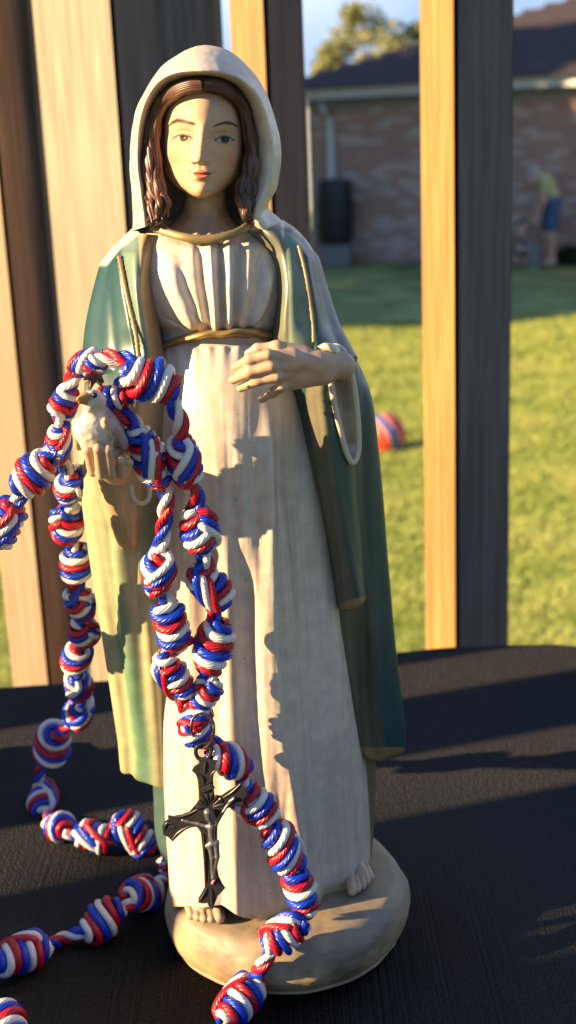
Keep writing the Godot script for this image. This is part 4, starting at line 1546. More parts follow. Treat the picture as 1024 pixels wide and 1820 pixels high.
func face_paint(q: Vector2) -> Color:
	var x := q.x
	var y := q.y
	var e := rough_noise.get_noise_2d(x * 6.0, y * 6.0)
	var c := SKIN.lerp(Color(0.42, 0.29, 0.16), smoothstep(0.0, 0.5, e) * 0.5)
	c = c.lerp(Color(0.52, 0.20, 0.12), 0.7 * bell(x - 307, y - 280, 22, 20) + 0.7 * bell(x - 412, y - 283, 18, 18))
	c = c.lerp(Color(0.34, 0.17, 0.09), 0.35 * bell(x - 326, y - 234, 20, 7) + 0.35 * bell(x - 398, y - 237, 19, 7))
	# brows
	var by := line_x2([[298, 226], [306, 218], [315, 214], [330, 216], [348, 221]], x)
	c = c.lerp(Color(0.045, 0.026, 0.018), soft(line_x2([[298, 2.0], [312, 8.0], [330, 7.0], [348, 4.0]], x), 0.6, absf(y - by)) * soft(297, 301, x) * soft(350, 344, x))
	by = line_x2([[378, 226], [388, 221], [402, 218], [414, 220], [425, 226]], x)
	c = c.lerp(Color(0.05, 0.03, 0.02), soft(line_x2([[378, 2.0], [405, 6.0], [425, 2.6]], x), 0.4, absf(y - by)) * soft(377, 382, x) * soft(427, 421, x))
	# eyes
	for k in 2:
		var cx := 325.0 if k == 0 else 399.0
		var cy := 245.0 if k == 0 else 248.0
		var half := 18.5 if k == 0 else 17.5
		var up := lid(x, cx, half, cy - 5.6, cy + 1.5)
		var lo := lid(x, cx, half, cy + 6.8, cy + 1.5)
		if absf(x - cx) < half + 2.0:
			var inside := soft(-0.6, 0.8, y - up) * soft(-0.6, 0.8, lo - y) * soft(half + 0.5, half - 1.0, absf(x - cx))
			c = c.lerp(Color(0.36, 0.29, 0.21), inside)
			var ix := cx + (2.0 if k == 0 else 1.0)
			var r := Vector2(x - ix, y - cy + 1.0).length()
			c = c.lerp(Color(0.020, 0.015, 0.010), inside * soft(8.2, 6.8, r))
			c = c.lerp(Color(0.045, 0.035, 0.022), inside * soft(6.0, 5.0, r) * soft(3.0, 4.0, r) * soft(-1.0, 2.0, y - cy))
			c = c.lerp(Color(0.4, 0.4, 0.4), inside * soft(1.2, 0.8, Vector2(x - ix - 1.6, y - cy + 0.2).length()))
			c = c.lerp(Color(0.05, 0.03, 0.02), soft(2.8, 1.0, absf(y - up)) * soft(half + 2.0, half - 1.0, absf(x - cx)) * 0.85)
			c = c.lerp(Color(0.22, 0.12, 0.07), soft(1.8, 0.5, absf(y - lo)) * soft(half + 1.0, half - 3.0, absf(x - cx)) * 0.6)
	# lips
	var m := (x - 359.0) / 17.0
	if absf(m) < 1.1:
		var top := 302.6 + 1.6 * cos(m * 4.2) * (1.0 - m * m) * -0.6 + 4.0 * m * m
		var bot := 318.6 - 10.5 * m * m
		var inside := soft(-1.0, 1.0, y - top) * soft(-1.0, 1.0, bot - y) * soft(1.08, 0.95, absf(m))
		c = c.lerp(Color(0.42, 0.12, 0.085), inside * 0.9)
		c = c.lerp(Color(0.16, 0.04, 0.03), soft(1.5, 0.4, absf(y - 309.4 + 1.6 * m * m)) * soft(1.1, 0.8, absf(m)) * 0.8)
	return c

func make_head(s: Node3D) -> void:
	# face and skull: closed loft, then features in relief
	var R := [[120, 330, 392, 2, 12, 12], [135, 312, 408, 2, 19, 16], [155, 298, 423, 2, 23.5, 18], [185, 288, 432, 2, 26.5, 19], [215, 284, 436, 2, 27.5, 19], [245, 284, 437, 2, 27.5, 18], [270, 286, 435, 2, 27.3, 16], [292, 291, 430, 2, 26.8, 14], [312, 297, 423, 2.5, 26, 12], [329, 311, 407, 4, 24, 8], [340, 326, 393, 6, 21.5, 4], [347, 339, 380, 9, 17.0, 1], [351, 350, 370, 12, 10.0, 0]]
	var w := 300
	var h := 260
	var p := loft(R, func(_a: float, c: float, y: float): return 0.0 if y < 330.0 else (y - 330.0) * 0.05 * c, w, h)
	# lofts are round in plan; a face is flatter in front and fuller at the sides
	sculpt(p, w, h, true, func(q: Vector2, _p: Vector3, n: Vector3):
		var f := smoothstep(0.05, 0.4, n.z)
		return face_relief(q) * PX * f if f > 0.0 else 0.0)
	var fm := resin(0.46, 0.002)
	fm.metallic_specular = 0.25
	fm.albedo_texture = null
	part("face", sheet(p, w, h, true, func(q: Vector2, v: Vector3): return face_paint(q) if v.z > 0.004 else SKIN).mesh(), fm, s)
	var N := [[318, 330, 400, 2, 13, 12], [350, 330, 402, 1, 12, 12], [378, 322, 408, 0, 12.5, 12], [396, 304, 424, 0, 14, 12], [410, 285, 440, 0, 16.5, 12], [424, 280, 445, 0, 18, 12], [436, 285, 440, 0, 16, 12]]
	p = loft(N, func(a: float, c: float, y: float): return 8.0 * c * (1.0 - a * a) * smoothstep(380.0, 430.0, y), 120, 90)
	sculpt(p, 120, 90, true, func(q: Vector2, _p: Vector3, n: Vector3):
		return (2.5 * bell(q.x - line_x([[335, 350], [352, 410]], q.y), 0, 6, 1) + 2.5 * bell(q.x - line_x([[395, 350], [374, 410]], q.y), 0, 6, 1) - 2.0 * bell(q.x - 364, q.y - 408, 8, 8)) * PX * smoothstep(0.0, 0.4, n.z))
	part("neck", sheet(p, 120, 90, true, func(q: Vector2, _v: Vector3):
		var e := rough_noise.get_noise_2d(q.x * 6.0, q.y * 6.0)
		return SKIN.lerp(Color(0.40, 0.27, 0.15), smoothstep(0.0, 0.5, e) * 0.5)).mesh(), resin(0.42, 0.003), s)
	make_hair(s)

func make_hair(s: Node3D) -> void:
	var bag := Bag.new()
	var inner := [[[360, 157, 30], [340, 159, 29.5], [316, 168, 27], [291, 190, 21], [281, 238, 16.5], [281, 290, 16.5], [291, 330, 18], [299, 358, 19.5], [293, 384, 20.5]],
		[[361, 157, 30], [384, 159, 29], [406, 169, 26], [427, 190, 20], [440, 242, 15.5], [438, 290, 15.5], [428, 328, 17], [424, 356, 18.5], [436, 384, 19.5]]]
	var outer := [[[356, 140, 29.5], [330, 142, 28.0], [300, 156, 24.0], [272, 190, 17.5], [258, 245, 14.5], [257, 300, 15], [262, 345, 17], [266, 372, 18.5], [266, 396, 19.0]],
		[[364, 140, 29.5], [390, 143, 27.5], [416, 158, 22.5], [442, 194, 16.0], [455, 245, 13], [455, 300, 13.5], [450, 340, 15], [446, 364, 17], [444, 386, 17.5]]]
	for side in 2:
		for k in 19:
			var t := float(k) / 18.0
			var layer := k % 3
			var ctrl := []
			for m in 9:
				var a: Array = inner[side][m]
				var b: Array = outer[side][m]
				var fall := smoothstep(2.0, 5.0, m)
				var wob := fall * (5.5 * sin(m * 2.6 + k * 1.9 + side) + 2.5 * sin(m * 4.1 + k))
				var dz := fall * (1.3 * cos(m * 2.6 + k * 1.9 + side)) + (0.8 if layer == 1 else 0.0) + 2.4 * sin(PI * t) * (0.4 + 0.6 * fall)
				var x := lerpf(a[0], b[0], t)
				var y := lerpf(a[1], b[1], t)
				ctrl.append(at(x + wob * 0.8, y + wob * 0.35, (lerpf(a[2], b[2], t) + dz) * MM))
			var line := spline(ctrl, 72)
			var th := PackedFloat32Array()
			for m in 72:
				var v := m / 71.0
				th.append((0.72 + 0.25 * sin(m * 0.5 + k * 1.3) * smoothstep(0.3, 0.6, v)) * MM * (1.0 - 0.5 * smoothstep(0.9, 1.0, v)) * (0.75 + 0.35 * smoothstep(0.1, 0.5, v)))
			var c := Color(0.06, 0.027, 0.018).lerp(Color(0.25, 0.12, 0.08), rng.randf())
			th[0] *= 0.6
			tube(bag, line, th, 7, c.lerp(Color(0.02, 0.012, 0.012), 0.55 * smoothstep(0.65, 1.0, t) if side == 0 else 0.3 + 0.5 * smoothstep(0.5, 1.0, t)))
	# mass under the locks
	var prims := []
	var dark := Color(0.03, 0.017, 0.014)
	for side in 2:
		for m in 8:
			var a: Array = inner[side][m]
			var b: Array = outer[side][m]
			var c2: Array = inner[side][m + 1]
			var d2: Array = outer[side][m + 1]
			for t in [0.25, 0.75]:
				prims.append([at(lerpf(a[0], b[0], t), lerpf(a[1], b[1], t), (lerpf(a[2], b[2], t) - 1.4) * MM), at(lerpf(c2[0], d2[0], t), lerpf(c2[1], d2[1], t), (lerpf(c2[2], d2[2], t) - 1.4) * MM), 1.7 * MM, 1.7 * MM, dark])
	var under := blob(prims, 0.7 * MM, 1.5 * MM)
	var first := bag.v.size()
	bag.v.append_array(under.v)
	bag.n.append_array(under.n)
	bag.c.append_array(under.c)
	bag.t.append_array(under.t)
	for k in under.i:
		bag.i.append(first + k)
	part("hair", bag.mesh(), resin(0.42, 0.003), s)

func make_veil(s: Node3D) -> void:
	var V := rows_of([
		[[290, 398, 6], [270, 398, 14], [258, 403, 17.5], [248, 406, 13], [238, 412, 1], [290, 420, -12], [360, 430, -16]],
		[[290, 372, 6], [267, 374, 15], [255, 378, 18.5], [246, 380, 14], [238, 384, 2], [280, 392, -14], [360, 400, -18]],
		[[285, 335, 6], [262, 335, 15], [250, 338, 19.5], [241, 340, 15], [237, 345, 3], [280, 350, -15], [360, 352, -20]],
		[[282, 280, 6], [256, 280, 14.5], [244, 282, 19.5], [236, 284, 14], [234, 288, 3], [278, 290, -17], [360, 290, -22]],
		[[284, 215, 7], [262, 215, 16], [250, 208, 21.5], [243, 206, 15], [241, 214, 3], [285, 215, -17], [360, 215, -24]],
		[[300, 172, 10], [281, 168, 20.5], [272, 156, 27], [263, 158, 18], [258, 168, 4], [300, 165, -15], [360, 165, -22]],
		[[330, 152, 14], [312, 142, 26], [306, 130, 32.5], [298, 118, 21], [292, 116, 6], [325, 122, -11], [360, 128, -18]],
		[[360, 146, 16], [356, 134, 29], [354, 124, 36], [352, 96, 25], [352, 81, 9], [356, 88, -6], [360, 104, -14]],
		[[392, 150, 15], [402, 141, 26.5], [406, 130, 33], [408, 108, 22.5], [412, 93, 7], [392, 104, -9], [360, 116, -17]],
		[[416, 166, 11], [430, 162, 21], [440, 150, 27], [450, 138, 18], [452, 134, 5], [416, 142, -14], [360, 150, -21]],
		[[432, 200, 7], [448, 200, 16], [466, 190, 20.5], [476, 184, 14], [474, 178, 4], [430, 195, -17], [360, 195, -24]],
		[[434, 265, 6], [454, 265, 13], [478, 262, 16.5], [492, 262, 12], [495, 256, 3], [436, 265, -18], [360, 265, -22]],
		[[432, 325, 6], [450, 325, 13], [474, 328, 17], [486, 330, 13], [490, 328, 3], [436, 330, -17], [360, 330, -20]],
		[[428, 368, 6], [442, 370, 15], [456, 372, 19], [468, 372, 15], [476, 366, 3], [436, 380, -15], [360, 380, -18]],
		[[432, 390, 8], [446, 392, 16], [460, 396, 19], [478, 396, 15], [494, 386, 2], [440, 402, -13], [360, 410, -16]],
		[[436, 402, 8], [452, 404, 15], [470, 408, 18], [492, 410, 13], [514, 406, 1], [446, 420, -14], [360, 428, -16]]])
	var w := 200
	var h := 320
	var p := grid(V, w, h)
	sculpt(p, w, h, false, func(q: Vector2, _p: Vector3, n: Vector3):
		return 1.3 * PX * rough_noise.get_noise_2d(q.x * 0.9, q.y * 0.9) * smoothstep(-0.5, 0.2, n.z))
	part("veil", sheet(p, w, h, false, func(q: Vector2, v: Vector3):
		var e := rough_noise.get_noise_3d(v.x * 4000, v.y * 1500, v.z * 4000)
		return VEIL.lerp(Color(0.52, 0.42, 0.31), smoothstep(0.0, 0.6, e) * 0.6)).mesh(), resin(0.38), s)
	# back of the veil falling over the shoulders
	var R := [[392, 238, 498, -3, 2, 12], [410, 236, 512, -3, 4, 15], [430, 212, 532, -3, 3, 18], [446, 205, 548, -3.4, 2, 20], [470, 205, 548, -5, 1, 19]]
	part("veil_fall", sheet(loft(R, func(_a, _c, _y): return 0.0, 100, 40), 100, 40, true, flat(VEIL)).mesh(), resin(0.4), s)

# ---------------------------------------------------------------- hands and dove
func cap(a: Array, b: Array, ra: float, rb: float, c: Color) -> Array:
	return [at(a[0], a[1], a[2] * MM), at(b[0], b[1], b[2] * MM), ra * PX, rb * PX, c]

func make_hands(s: Node3D) -> void:
	var k := SKIN
	var h := []
	h.append(cap([606, 650, 33], [562, 648, 38.5], 25, 23, k))
	h.append(cap([562, 644, 38.5], [520, 640, 42], 21, 16, k))
	h.append(cap([560, 654, 38.5], [512, 668, 41], 19, 14, k))
	h.append(cap([516, 676, 40], [578, 664, 37.5], 17, 19, k))
	h.append(cap([520, 636, 43], [478, 632, 45.5], 13, 9.5, k))
	h.append(cap([520, 650, 43], [484, 652, 45.5], 13, 9.5, k))
	h.append(cap([520, 662, 42], [494, 670, 44.5], 12, 9.5, k))
	h.append(cap([520, 668, 41], [502, 687, 42.5], 12, 9, k))
	# thumb along the top
	h.append(cap([540, 626, 39], [492, 616, 41], 12, 10, k))
	h.append(cap([492, 616, 41], [458, 620, 40.5], 9.5, 8.5, k))
	h.append(cap([458, 620, 40.5], [441, 628, 39.5], 8.5, 6.5, k))
	# four fingers bent over the gown
	h.append(cap([476, 631, 46.5], [444, 639, 45.5], 9.6, 9.2, k))
	h.append(cap([444, 639, 45.5], [418, 653, 41.5], 9.0, 7.2, k))
	h.append(cap([482, 651, 46.5], [444, 661, 45.5], 9.8, 9.2, k))
	h.append(cap([444, 661, 45.5], [413, 676, 41.0], 9.0, 7.2, k))
	h.append(cap([492, 669, 45.5], [458, 676, 44.5], 9.6, 9.0, k))
	h.append(cap([458, 676, 44.5], [428, 690, 40.5], 8.8, 7.0, k))
	h.append(cap([500, 688, 43.5], [484, 698, 42], 9.0, 8.2, k))
	h.append(cap([484, 698, 42], [466, 710, 38], 8.0, 6.4, k))
	part("hand", blob(h, 0.33 * MM, 1.15 * MM).mesh(), resin(0.42, 0.004), s)
	# the other hand, cupped under the dove
	var g := []
	g.append(cap([206, 838, 46], [190, 822, 58], 24, 26, k))
	g.append(cap([172, 822, 64], [212, 832, 60], 17, 16, k))
	g.append(cap([192, 812, 62], [198, 816, 60], 24, 22, k))
	var tips := [[156, 800, 73], [174, 797, 76.5], [192, 800, 76], [214, 818, 71]]
	var roots := [[165, 838, 70], [180, 843, 71.5], [197, 844, 71], [214, 843, 68]]
	for m in 4:
		g.append(cap(roots[m], tips[m], 8.6, 7.4, k))
		g.append(cap(tips[m], [tips[m][0] + 4, tips[m][1] - 5, tips[m][2] - 6], 7.2, 6.0, k))
	g.append(cap([218, 836, 64], [230, 822, 69], 8.5, 7.0, k))
	part("hand", blob(g, 0.38 * MM, 0.6 * MM).mesh(), resin(0.42, 0.004), s)

func make_dove(s: Node3D) -> void:
	var wht := Color(0.60, 0.54, 0.46)
	var back := Color(0.50, 0.38, 0.36)
	var b := []
	b.append(cap([163, 713, 73], [170, 712, 70], 17, 16, wht))
	b.append(cap([168, 722, 71], [166, 756, 70], 16, 24, wht))
	b.append(cap([164, 764, 70], [172, 784, 69], 29, 26, wht))
	b.append(cap([180, 762, 64], [210, 788, 56], 30, 22, back))
	b.append(cap([176, 738, 66], [196, 764, 61], 20, 24, back))
	b.append(cap([212, 788, 55], [236, 802, 48], 18, 9, back))
	# folded wings
	b.append(cap([138, 752, 68], [140, 792, 64], 9, 8, Color(0.48, 0.34, 0.20)))
	b.append(cap([186, 746, 74], [196, 778, 72], 4.5, 4.5, Color(0.52, 0.38, 0.22)))
	b.append(cap([196, 756, 70], [222, 790, 62], 13, 9, back))
	var bag := blob(b, 0.4 * MM, 1.0 * MM)
	for k in bag.v.size():
		var e := rough_noise.get_noise_3d(bag.v[k].x * 16000, bag.v[k].y * 16000, bag.v[k].z * 9000)
		bag.v[k] += bag.n[k] * e * 0.35 * MM
	smooth(bag)
	var d := part("dove", bag.mesh(), resin(0.5, 0.01), s)
	var beak := [cap([151, 706, 76], [139, 709, 78], 8.5, 3.2, Color(0.50, 0.24, 0.09)), cap([150, 713, 75.5], [141, 715, 77], 6.5, 2.6, Color(0.42, 0.17, 0.06))]
	part("beak", blob(beak, 0.3 * MM, 0.4 * MM).mesh(), resin(0.5, 0.004), d)
	part("eye", blob([cap([168, 702, 75.6], [168.5, 702, 75.6], 4.4, 4.4, Color(0.01, 0.008, 0.008))], 0.2 * MM, 0.2 * MM).mesh(), painted(0.25), d)

# ---------------------------------------------------------------- the knotted cord rosary
const RED := Color(0.40, 0.006, 0.016)
const WHITE := Color(0.66, 0.62, 0.58)
const BLUE := Color(0.003, 0.034, 0.40)
const STRAND := 0.00122
const LYING := 999.0

# runs of the cord in order: [x, y, z in mm (LYING: resting on the cloth), half length, radius] ; radius 0 is a point the cord passes
const RUNS := [
	[[-60, 1330, LYING, 44, 36], [-70, 1120, 30, 44, 36], [-40, 1010, 42, 0, 0], [10, 930, 47, 46, 36], [60, 842, 50, 44, 39], [104, 782, 52, 26, 25], [112, 716, 53, 28, 27], [128, 676, 55, 0, 0], [158, 648, 58, 34, 28], [206, 636, 61, 0, 0], [268, 676, 63, 50, 42], [322, 752, 61, 0, 0], [328, 820, 58, 46, 37], [350, 884, 55, 0, 0], [352, 941, 53, 42, 38], [373, 1042, 51, 46, 36], [380, 1148, 50.5, 50, 39], [366, 1236, 51.5, 34, 30], [350, 1280, 52, 30, 28]],
	[[268, 690, 60, 0, 0], [206, 706, 62, 30, 29], [232, 744, 61, 0, 0], [264, 812, 59, 58, 35], [296, 885, 56, 0, 0], [286, 968, 54, 0, 0], [282, 1016, 53, 42, 36], [306, 1112, 51.5, 45, 37], [310, 1200, 51.5, 48, 32], [346, 1284, 51, 42, 34], [406, 1352, 50, 42, 37], [455, 1430, 50, 42, 35], [502, 1506, 51, 48, 35], [534, 1582, 53.5, 44, 35], [540, 1626, 56, 0, 0], [508, 1660, 59, 42, 35], [466, 1716, 61.5, 0, 0], [430, 1780, 63, 54, 39], [380, 1900, LYING, 44, 36]],
	[[112, 740, 40, 0, 0], [100, 800, 30, 30, 26], [126, 860, 18, 37, 32], [121, 930, 8, 38, 33], [136, 1002, 0, 38, 32], [141, 1073, -8, 36, 31], [148, 1122, -17, 30, 29], [138, 1168, -28, 34, 30], [140, 1215, -42, 34, 30], [140, 1264, -58, 34, 30], [92, 1322, -80, 44, 36], [70, 1376, -84, 0, 0], [76, 1422, -82, 38, 30], [106, 1470, LYING, 36, 31], [170, 1487, LYING, 38, 33], [238, 1483, LYING, 44, 33], [284, 1502, -44, 22, 24], [300, 1546, -30, 30, 27], [254, 1590, LYING, 44, 34], [182, 1636, LYING, 42, 34], [112, 1668, LYING, 0, 0], [40, 1698, LYING, 50, 38], [-60, 1730, LYING, 46, 38]],
	[[-60, 1800, LYING, 44, 36], [14, 1822, LYING, 44, 38], [90, 1880, LYING, 44, 36]],
]

func cord_material() -> StandardMaterial3D:
	var m := painted(0.34, 0.5)
	m.heightmap_enabled = true
	m.heightmap_texture = fibre
	m.heightmap_scale = 0.02
	return m

func scale_at(p: Vector3) -> float:
	return -(look_inv * (p - eye)).z / FOCUS_PX

func rosary() -> void:
	var t := thing("rosary", "red white and blue knotted cord rosary looped over the figurine's arm and the cloth", "rosary", at(280, 900, 0.05))
	var m := cord_material()
	for run in RUNS:
		var p := []
		for q in run:
			if q[2] == LYING:
				var h := STRAND
				for k in 4:
					var g := on(q[0], q[1], h)
					h = maxf(float(q[4]) * scale_at(g) * 0.92, STRAND * 1.6)
				p.append(on(q[0], q[1], h))
			else:
				p.append(at(q[0], q[1], q[2] * MM))
		var ends := []
		for k in run.size():
			var prev: Vector3 = p[maxi(k - 1, 0)]
			var next: Vector3 = p[mini(k + 1, p.size() - 1)]
			var axis := (next - prev).normalized()
			if run[k][4] == 0:
				ends.append([p[k], p[k]])
				continue
			var s := scale_at(p[k])
			var half: float = run[k][3] * s * 1.1
			knot(t, m, p[k], axis, half, float(run[k][4]) * s, k)
			ends.append([p[k] - axis * half * 0.86, p[k] + axis * half * 0.86])
		# twisted cord between the knots, passing the in-between points
		var k := 0
		while k < run.size() - 1:
			var ctrl := [ends[k][1] - (ends[k][1] - ends[k][0]) * 0.15, ends[k][1]]
			var n := k + 1
			while run[n][4] == 0 and n < run.size() - 1:
				ctrl.append(p[n])
				n += 1
			ctrl.append(ends[n][0])
			ctrl.append(ends[n][0] + (ends[n][1] - ends[n][0]) * 0.15)
			var bag := Bag.new()
			var line := spline(ctrl, 20 * (ctrl.size() - 1))
			twist(bag, line)
			part("cord", bag.mesh(), m, t)
			k = n
	# frayed melted end above the dove's head
	var e := Bag.new()
	for k in 26:
		var a := Vector3(rng.randfn(), rng.randfn(), rng.randfn()) * 1.1 * MM
		var c := at(168, 668, 0.066)
		var col := Color(0.28, 0.03, 0.03).lerp(Color(0.02, 0.015, 0.012), smoothstep(660.0, 676.0, pix(c + a).y) * 0.9 + rng.randf() * 0.2)
		if k % 6 == 0:
			col = Color(0.40, 0.28, 0.15)
		tube(e, spline([c + a * 0.4, c + a, c + a * 1.7 + Vector3(0, -0.6 * MM, 0)], 7), PackedFloat32Array([1.0 * MM, 1.1 * MM, 1.0 * MM, 0.9 * MM, 0.7 * MM, 0.5 * MM, 0.2 * MM]), 6, col)
	part("melted_end", e.mesh(), m, t, "burnt and frayed end of the cord above the dove")

func twist(bag: Bag, line: PackedVector3Array) -> void:
	var n := line.size()
	var side := Vector3.ZERO
	var run := 0.0
	var paths := [PackedVector3Array(), PackedVector3Array(), PackedVector3Array()]
	var start := rng.randf() * TAU
	for k in n:
		var t := (line[mini(k + 1, n - 1)] - line[maxi(k - 1, 0)]).normalized()
		if k == 0:
			side = t.cross(Vector3(0.3, 0.2, 0.9)).normalized()
		else:
			run += line[k].distance_to(line[k - 1])
			side = (side - t * side.dot(t)).normalized()
		var other := t.cross(side)
		for s in 3:
			var a := start + TAU * s / 3.0 + run / 0.0165 * TAU
			paths[s].append(line[k] + (side * cos(a) + other * sin(a)) * STRAND * 1.1)
	for s in 3:
		tube(bag, paths[s], even(n, STRAND), 9, [RED, WHITE, BLUE][s])

func knot(t: Node3D, m: Material, c: Vector3, axis: Vector3, half: float, rad: float, index: int) -> void:
	var bag := Bag.new()
	# the coil leans a little off the line of the cord
	var toward := (eye - c).normalized()
	var lean := axis.rotated(toward, rng.randf_range(-0.6, 0.6))
	var side := lean.cross(toward).normalized()
	var front := side.cross(lean).normalized()
	if front.dot(toward) < 0.0:
		front = -front
	var s := STRAND * clampf(rad / 0.0060, 0.8, 1.12)
	var big := rad * 0.94 - s
	var pitch := s * 1.72 * 3.0
	var turns := maxf(2.0 * (half - s) / pitch, 1.0)
	var bend := side * rng.randf_range(-0.16, 0.16) * rad + front * rng.randf_range(-0.1, 0.1) * rad
	var oval := rng.randf_range(0.86, 1.1)
	var start := rng.randf() * TAU
	var hand := 1.0 if rng.randf() < 0.7 else -1.0
	var order := [RED, WHITE, BLUE] if index % 2 == 0 else [RED, BLUE, WHITE]
	var n := int(turns * 26) + 30
	for k in 3:
		var line := PackedVector3Array()
		var th := PackedFloat32Array()
		var wob := rng.randf() * TAU
		for i in n:
			var v := float(i) / (n - 1)
			var u := clampf((v - 0.08) / 0.84, 0.0, 1.0)
			var a := start + hand * (TAU * turns * v + TAU * k / 3.0)
			var y := lerpf(-half + s, half - s, u) + 1.05 * s * sin(a * 1.0 + 0.8) * sin(PI * u)
			var barrel := 0.50 + 0.50 * pow(sin(PI * clampf(u, 0.03, 0.97)), 0.7)
			var r := big * barrel * (1.0 + 0.09 * sin(a * 1.4 + wob))
			var tuck := smoothstep(0.0, 0.12, v) * smoothstep(1.0, 0.88, v)
			r = lerpf(s * 1.15, r, tuck)
			line.append(c + lean * y + bend * sin(PI * u * 2.0) + side * cos(a) * r * oval + front * sin(a) * r)
			th.append(s * (1.0 + 0.07 * sin(a * 1.7 + wob)))
		tube(bag, line, th, 9, order[k])
	# a bight of three strands that crosses over the coil
	if index % 3 != 1:
		var a0 := rng.randf_range(0.1, 0.9) * PI
		var sweep := rng.randf_range(1.1, 1.9) * -hand
		for k in 3:
			var line := PackedVector3Array()
			for i in 26:
				var v := float(i) / 25.0
				var a := a0 + sweep * v + (k - 1) * 0.30
				var y := lerpf(-half * 0.7, half * 0.7, v) + (k - 1) * s * 1.3 * hand
				var r := (big + s * 0.6) * (0.72 + 0.28 * pow(sin(PI * clampf(v, 0.02, 0.98)), 0.6)) - s * 1.6 * (1.0 - smoothstep(0.0, 0.15, v) * smoothstep(1.0, 0.85, v))
				line.append(c + lean * y + side * cos(a) * r + front * sin(a) * r)
			tube(bag, line, even(26, s * 0.98), 9, order[(k + 1) % 3])
	# the strands inside
	var core := PackedVector3Array()
	for i in 5:
		core.append(c + lean * lerpf(-half * 0.8, half * 0.8, i / 4.0))
	tube(bag, core, PackedFloat32Array([s, big * 0.72, big * 0.85, big * 0.72, s]), 10, order[index % 3])
	part("knot", bag.mesh(), m, t)

# ---------------------------------------------------------------- crucifix
func cross_pt(x: float, y: float, z: float) -> Vector3:
	# the pendant is turned slightly: its right arm comes forward
	var px := 270.0 + x / 5.2
	return at(px, 1290.0 + y / 5.2, (55.0 + (px - 365.0) * 0.025 + z) * MM)

